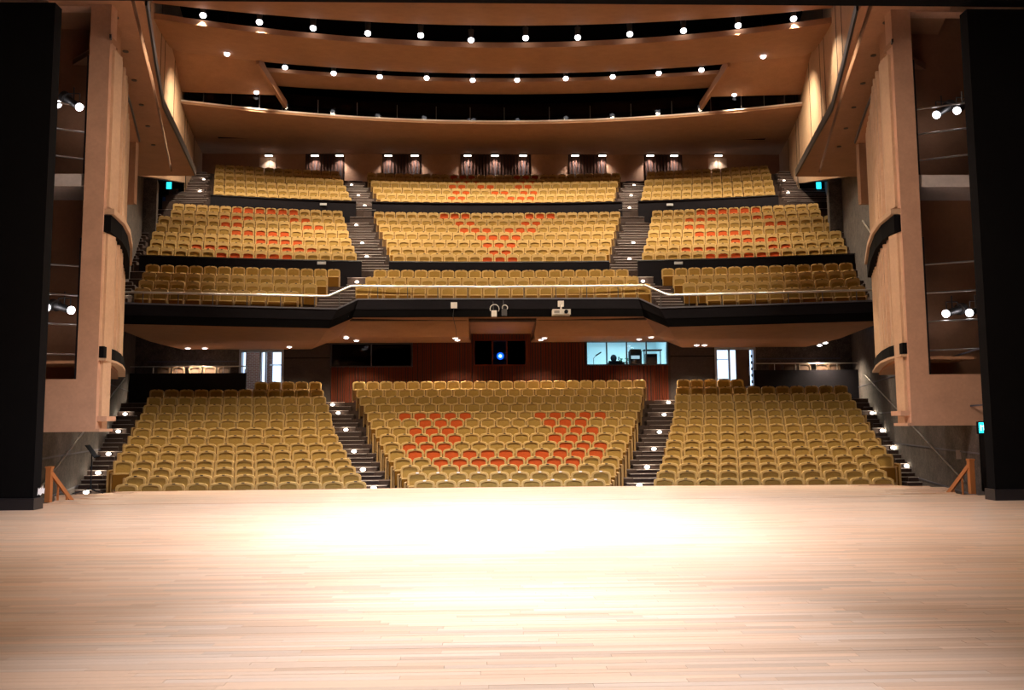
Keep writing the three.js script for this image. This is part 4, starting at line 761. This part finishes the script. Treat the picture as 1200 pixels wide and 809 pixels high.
// black sheet paints the unlit depth of the slot behind the lights
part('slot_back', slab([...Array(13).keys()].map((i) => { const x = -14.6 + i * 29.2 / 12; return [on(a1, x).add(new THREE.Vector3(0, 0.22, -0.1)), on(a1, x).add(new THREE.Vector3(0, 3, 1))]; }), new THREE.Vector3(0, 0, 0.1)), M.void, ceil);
function hallLight(px, py, a, name, label, group, I, dy = 0, ang = 0.85, dx = 0, pen = 0.7) {
  let p = at(px, py, a.D); for (let k = 0; k < 6; k++) p = at(px, py, a.D - p.x * p.x / a.k);
  const l = thing(name, label, 'ceiling light', group);
  part('can', new THREE.CylinderGeometry(0.13, 0.11, 0.42, 14, 1, true).translate(p.x, p.y + 0.26, p.z), M.darkSteel, l);
  part('hanger', bar(new THREE.Vector3(p.x, p.y + 0.45, p.z), new THREE.Vector3(p.x, p.y + 2.0, p.z), 0.012), M.darkSteel, l);
  part('lens', new THREE.SphereGeometry(0.135, 14, 10).scale(1, 0.85, 1).translate(p.x, p.y, p.z), G.lamp, l);
  spot(l, new THREE.Vector3(p.x, p.y - 0.16, p.z), new THREE.Vector3(p.x + dx, p.y - 6, p.z + dy), I, ang, pen, WARM, 6);
}
const slot1 = { y: a2.y, D: 36.55, k: (a1.k + a2.k) / 2 }, slot2 = { y: a4.y, D: 43.0, k: a4.k };
for (const [x, y] of [[238, 18], [304, 26], [367, 33], [431, 39], [493, 41.5], [552, 47], [616, 44.5], [677, 44], [738, 40], [801, 36], [865, 30], [930, 22]]) hallLight(x, y, slot1, 'slot_light', 'bright round lamp in the front ceiling slot', 'lamps in the front ceiling slot', LAMP.slot * (Math.abs(x - 585) > 300 ? 0.35 : Math.abs(x - 585) > 140 ? 0.98 : 0.22), Math.abs(x - 585) > 300 ? 1.2 : 0.4, Math.abs(x - 585) > 300 ? 0.8 : Math.abs(x - 585) > 200 ? 0.95 : 1.15, (585 - x) * (Math.abs(x - 585) > 300 ? -0.002 : 0.004));
for (const [x, y] of [[334, 79], [391, 86], [445, 90], [500, 91.5], [554, 94], [606, 94], [663, 92], [718, 90], [772, 86], [822, 82]]) hallLight(x, y, slot2, 'slot_light', 'bright round lamp in the rear ceiling slot above the gallery', 'lamps in the rear ceiling slot', LAMP.slot * 0.35, -1.8, 1.05, (585 - x) * 0.004);
hallLight(266, 63, { D: 39.3, k: 1e6 }, 'slot_light', 'single bright lamp on the side ceiling panel over the blue-curtain side', undefined, LAMP.side * 1.4, -2.4, 1.05, -2.5, 1);
hallLight(894.5, 66, { D: 39.3, k: 1e6 }, 'slot_light', 'single bright lamp on the side ceiling panel over the stage-exit side', undefined, LAMP.side * 1.4, -2.4, 1.05, 2.5, 1);
hallLight(300.5, 108, { D: 43.8, k: 1e6 }, 'slot_light', 'bright lamp over the gallery end on the blue-curtain side', undefined, LAMP.side * 0.4);
hallLight(860.5, 110.5, { D: 43.8, k: 1e6 }, 'slot_light', 'bright lamp over the gallery end on the stage-exit side', undefined, LAMP.side * 0.4);

const bridge = thing('added_lighting_bridge', 'added unseen black lighting bridge above the front edge of the stage', 'lighting bridge');  // added out of view to carry the extra lamps
part('pipe', bar(V(-9, 14.9, 20.6), V(9, 14.9, 20.6), 0.04), M.darkSteel, bridge); for (const x of [-8.5, 0, 8.5]) part('hanger', bar(V(x, 14.9, 20.6), V(x, ROOF, 20.6), 0.01, 4), M.darkSteel, bridge);
for (let i = 0; i < 9; i++) {  // unseen lamps added to brighten the stalls and the balcony front
  const x = -8 + i * 2, y = 14.45, l = thing('added_house_light', 'added unseen round house lamp on the bridge over the front of the stalls', 'ceiling light', 'added unseen house lamps over the stalls');
  part('can', new THREE.CylinderGeometry(0.16, 0.16, 0.3, 16, 1, true).translate(x, y + 0.1, -20.6), M.darkSteel, l); part('hanger', bar(V(x, y + 0.2, 20.6), V(x, y + 0.4, 20.6), 0.02), M.darkSteel, l);
  part('lens', new THREE.CylinderGeometry(0.15, 0.15, 0.02, 16).translate(x, y - 0.04, -20.6), G.lamp, l);
  const up = i % 2; spot(l, V(x, y - 0.08, 20.6), up ? V(x * 1.1, 7.2, 33.5) : V(x * 1.05, 0, 25.2), up ? LAMP.front * 1.4 : LAMP.house * 1.55, up ? 0.38 : 0.6, 0.8, WARM, 7);
}
// ------------------------------------------------------------------ rear wall of the balcony
{
  const w = struct('wall_rear', null, null, 'brown rear balcony wall with dark slatted panels and wall washers', 'wall');
  part('wall_panel', span(-18.6, 18.6, 14, 22.4, BACK, BACK + 0.3), M.plaster, w);
  const X = (px) => at(px, 195, BACK).x;
  for (const [a, b] of [[358, 403.5], [448, 494], [539.5, 622], [666, 710.5], [755, 799.5]]) {
    part('slat_backing', span(X(a), X(b), 15.5, backTop - 0.02, BACK - 0.03, BACK + 0.02), M.slatGap, w);
    const list = []; for (let x = X(a) + 0.05; x < X(b) - 0.08; x += 0.2) list.push(span(x, x + 0.11, 15.5, backTop - 0.03, BACK - 0.1, BACK - 0.02));
    const s = part('slat_field', merge(list), M.rearSlat, w); s.userData = { kind: 'stuff', label: 'dark vertical slats' };
  }
  for (const [a, b, c] of [[304, 323.5, 316], [830, 851.5, 841]]) { part('door_leaf', span(X(a), X(c) - 0.02, 15.5, backTop - 0.25, BACK - 0.06, BACK), M.panelWood, w); part('door_leaf', span(X(c) + 0.02, X(b), 15.5, backTop - 0.25, BACK - 0.06, BACK), M.panelWood, w); }
  for (const px of [315, 369, 398, 455, 486, 548, 580, 613, 674, 706, 762, 790, 842]) {
    const p = at(px, 182, BACK - 0.35), l = thing('wall_washer', px === 315 ? 'wall washer lamp above the rear doors on the blue-curtain side' : px === 842 ? 'wall washer lamp above the rear doors on the stage-exit side' : 'small bright wall washer lamp above a dark slatted panel', 'wall light', 'wall washers on the rear balcony wall');
    if (px === 315 || px === 842) delete l.userData.group;
    part('body', bx(0.5, 0.1, 0.16, p.x, p.y + 0.04, p.z), M.darkSteel, l); part('lens', bx(0.46, 0.05, 0.13, p.x, p.y - 0.03, p.z), G.wash, l);
    spot(l, new THREE.Vector3(p.x, p.y - 0.08, p.z), new THREE.Vector3(p.x, p.y - 3, p.z - 0.4), LAMP.washer * (px === 315 || px === 842 ? 0.35 : 1), 0.95, 0.6, WHITE, 3);
  }
}

// ------------------------------------------------------------------ things on the balcony front
{
  const ms = thing('junction_box', 'small white junction box with a hanging cable on the balcony front', 'junction box'), p = at(532, 358, DC - 0.1);
  part('box', bx(0.24, 0.22, 0.1, p.x, p.y, p.z), M.whiteCase, ms); part('cable', rod([V(p.x, p.y - 0.1, DC - 0.08), V(p.x - 0.04, p.y - 0.4, DC - 0.06), V(p.x + 0.05, p.y - 0.85, DC + 0.6), V(p.x + 0.04, p.y - 1.28, DC + 1.5)], 0.012), M.darkSteel, ms);
  for (const [px, py, lab] of [[579, 366, 'pale camera clamp with looped cable on the balcony front'], [591, 364.5, 'small dark bracket with looped cable beside the pale clamp on the balcony front']]) {
    const c = at(px, py, DC - 0.15), g = thing('cable_clamp', lab, 'clamp');
    part('body', bx(0.2, 0.24, 0.14, c.x, c.y - 0.06, c.z), px < 585 ? M.whiteCase : M.darkSteel, g); part('hook', bar(new THREE.Vector3(c.x - 0.02, c.y + 0.06, c.z), new THREE.Vector3(c.x - 0.04, c.y + 0.42, c.z - 0.05), 0.014), M.darkSteel, g);
    part('cable_loop', new THREE.TorusGeometry(px < 585 ? 0.17 : 0.10, 0.014, 6, 20, 4.2).rotateZ(-0.6).translate(c.x + 0.02, c.y + 0.12, c.z + 0.03), M.whiteCase, g);
  }
  const v = thing('ceiling_projector', 'white video projector hanging from the balcony front', 'projector'), c = at(657.5, 366.5, DC - 0.25);
  part('body', new THREE.BoxGeometry(0.68, 0.2, 0.5).translate(c.x, c.y, c.z), M.whiteCase, v); part('lens', new THREE.CylinderGeometry(0.075, 0.075, 0.08, 14).rotateX(Math.PI / 2).translate(c.x + 0.17, c.y, c.z + 0.27), M.gear, v); part('vent', bx(0.2, 0.1, 0.01, c.x - 0.18, c.y, c.z + 0.253), lin(0.3, 0.28, 0.27, 0.6), v);
  part('mount', merge([bx(0.22, 0.22, 0.14, c.x, c.y + 0.34, c.z - 0.05), bar(new THREE.Vector3(c.x, c.y + 0.1, c.z), new THREE.Vector3(c.x, c.y + 0.3, c.z), 0.04)]), M.whiteCase, v);
}

// ------------------------------------------------------------------ things at the stage edge
{
  const b = atY(106, 578.5, 0), g = thing('music_stand', 'black music stand at the stage corner', 'music stand');
  const topY = at(106, 533, -b.z).y, dk = at(112, 526, -b.z);
  part('pole', bar(new THREE.Vector3(b.x, 0.08, b.z), new THREE.Vector3(b.x, topY, b.z), 0.014, 8), M.gear, g);
  for (const a of [0.4, 2.5, 4.6]) part('leg', rod([new THREE.Vector3(b.x, 0.1, b.z), new THREE.Vector3(b.x + Math.cos(a) * 0.12, 0.07, b.z + Math.sin(a) * 0.12), new THREE.Vector3(b.x + Math.cos(a) * 0.36, 0.014, b.z + Math.sin(a) * 0.36)], 0.012), M.gear, g);
  const desk = new THREE.BoxGeometry(0.5, 0.34, 0.012).rotateY(Math.PI / 2).rotateZ(0.62).rotateY(0.25).translate(b.x + 0.0, topY + 0.07, b.z);
  part('desk', desk, M.gear, g); part('lip', new THREE.BoxGeometry(0.5, 0.02, 0.05).translate(0, -0.16, 0.03).rotateY(Math.PI / 2).rotateZ(0.62).rotateY(0.25).translate(b.x + 0.0, topY + 0.07, b.z), M.gear, g);
  for (const s of [-1, 1]) {
    const p0 = s < 0 ? atY(55, 588, 0) : atY(1141, 578, 0), r = thing('stair_rail', s < 0 ? 'orange wooden stair rail at the stage edge beside the scuffed pillar' : 'orange wooden stair rail at the stage edge under the exit sign', 'stair rail');
    const x = p0.x, z = p0.z - 0.05;
    part('newel_post', bx(0.10, 0.66, 0.10, x, 0.31, z), M.orangeWood, r); part('newel_cap', bx(0.12, 0.035, 0.12, x, 0.655, z), M.orangeWood, r);
    part('rail', beam(new THREE.Vector3(x - s * 0.03, 0.55, z), new THREE.Vector3(x - s * 0.26, -0.1, z - 0.5), 0.05, 0.07), M.orangeWood, r);
    for (const t of [0.35, 0.7]) part('baluster', bx(0.03, 0.5, 0.03, x - s * 0.26 * t, 0.55 - 0.65 * t - 0.25, z - 0.5 * t), M.orangeWood, r);
  }
}
scene.traverse((o) => { if (o.isMesh) { o.castShadow = true; o.receiveShadow = true; } });
renderer.render(scene, camera);
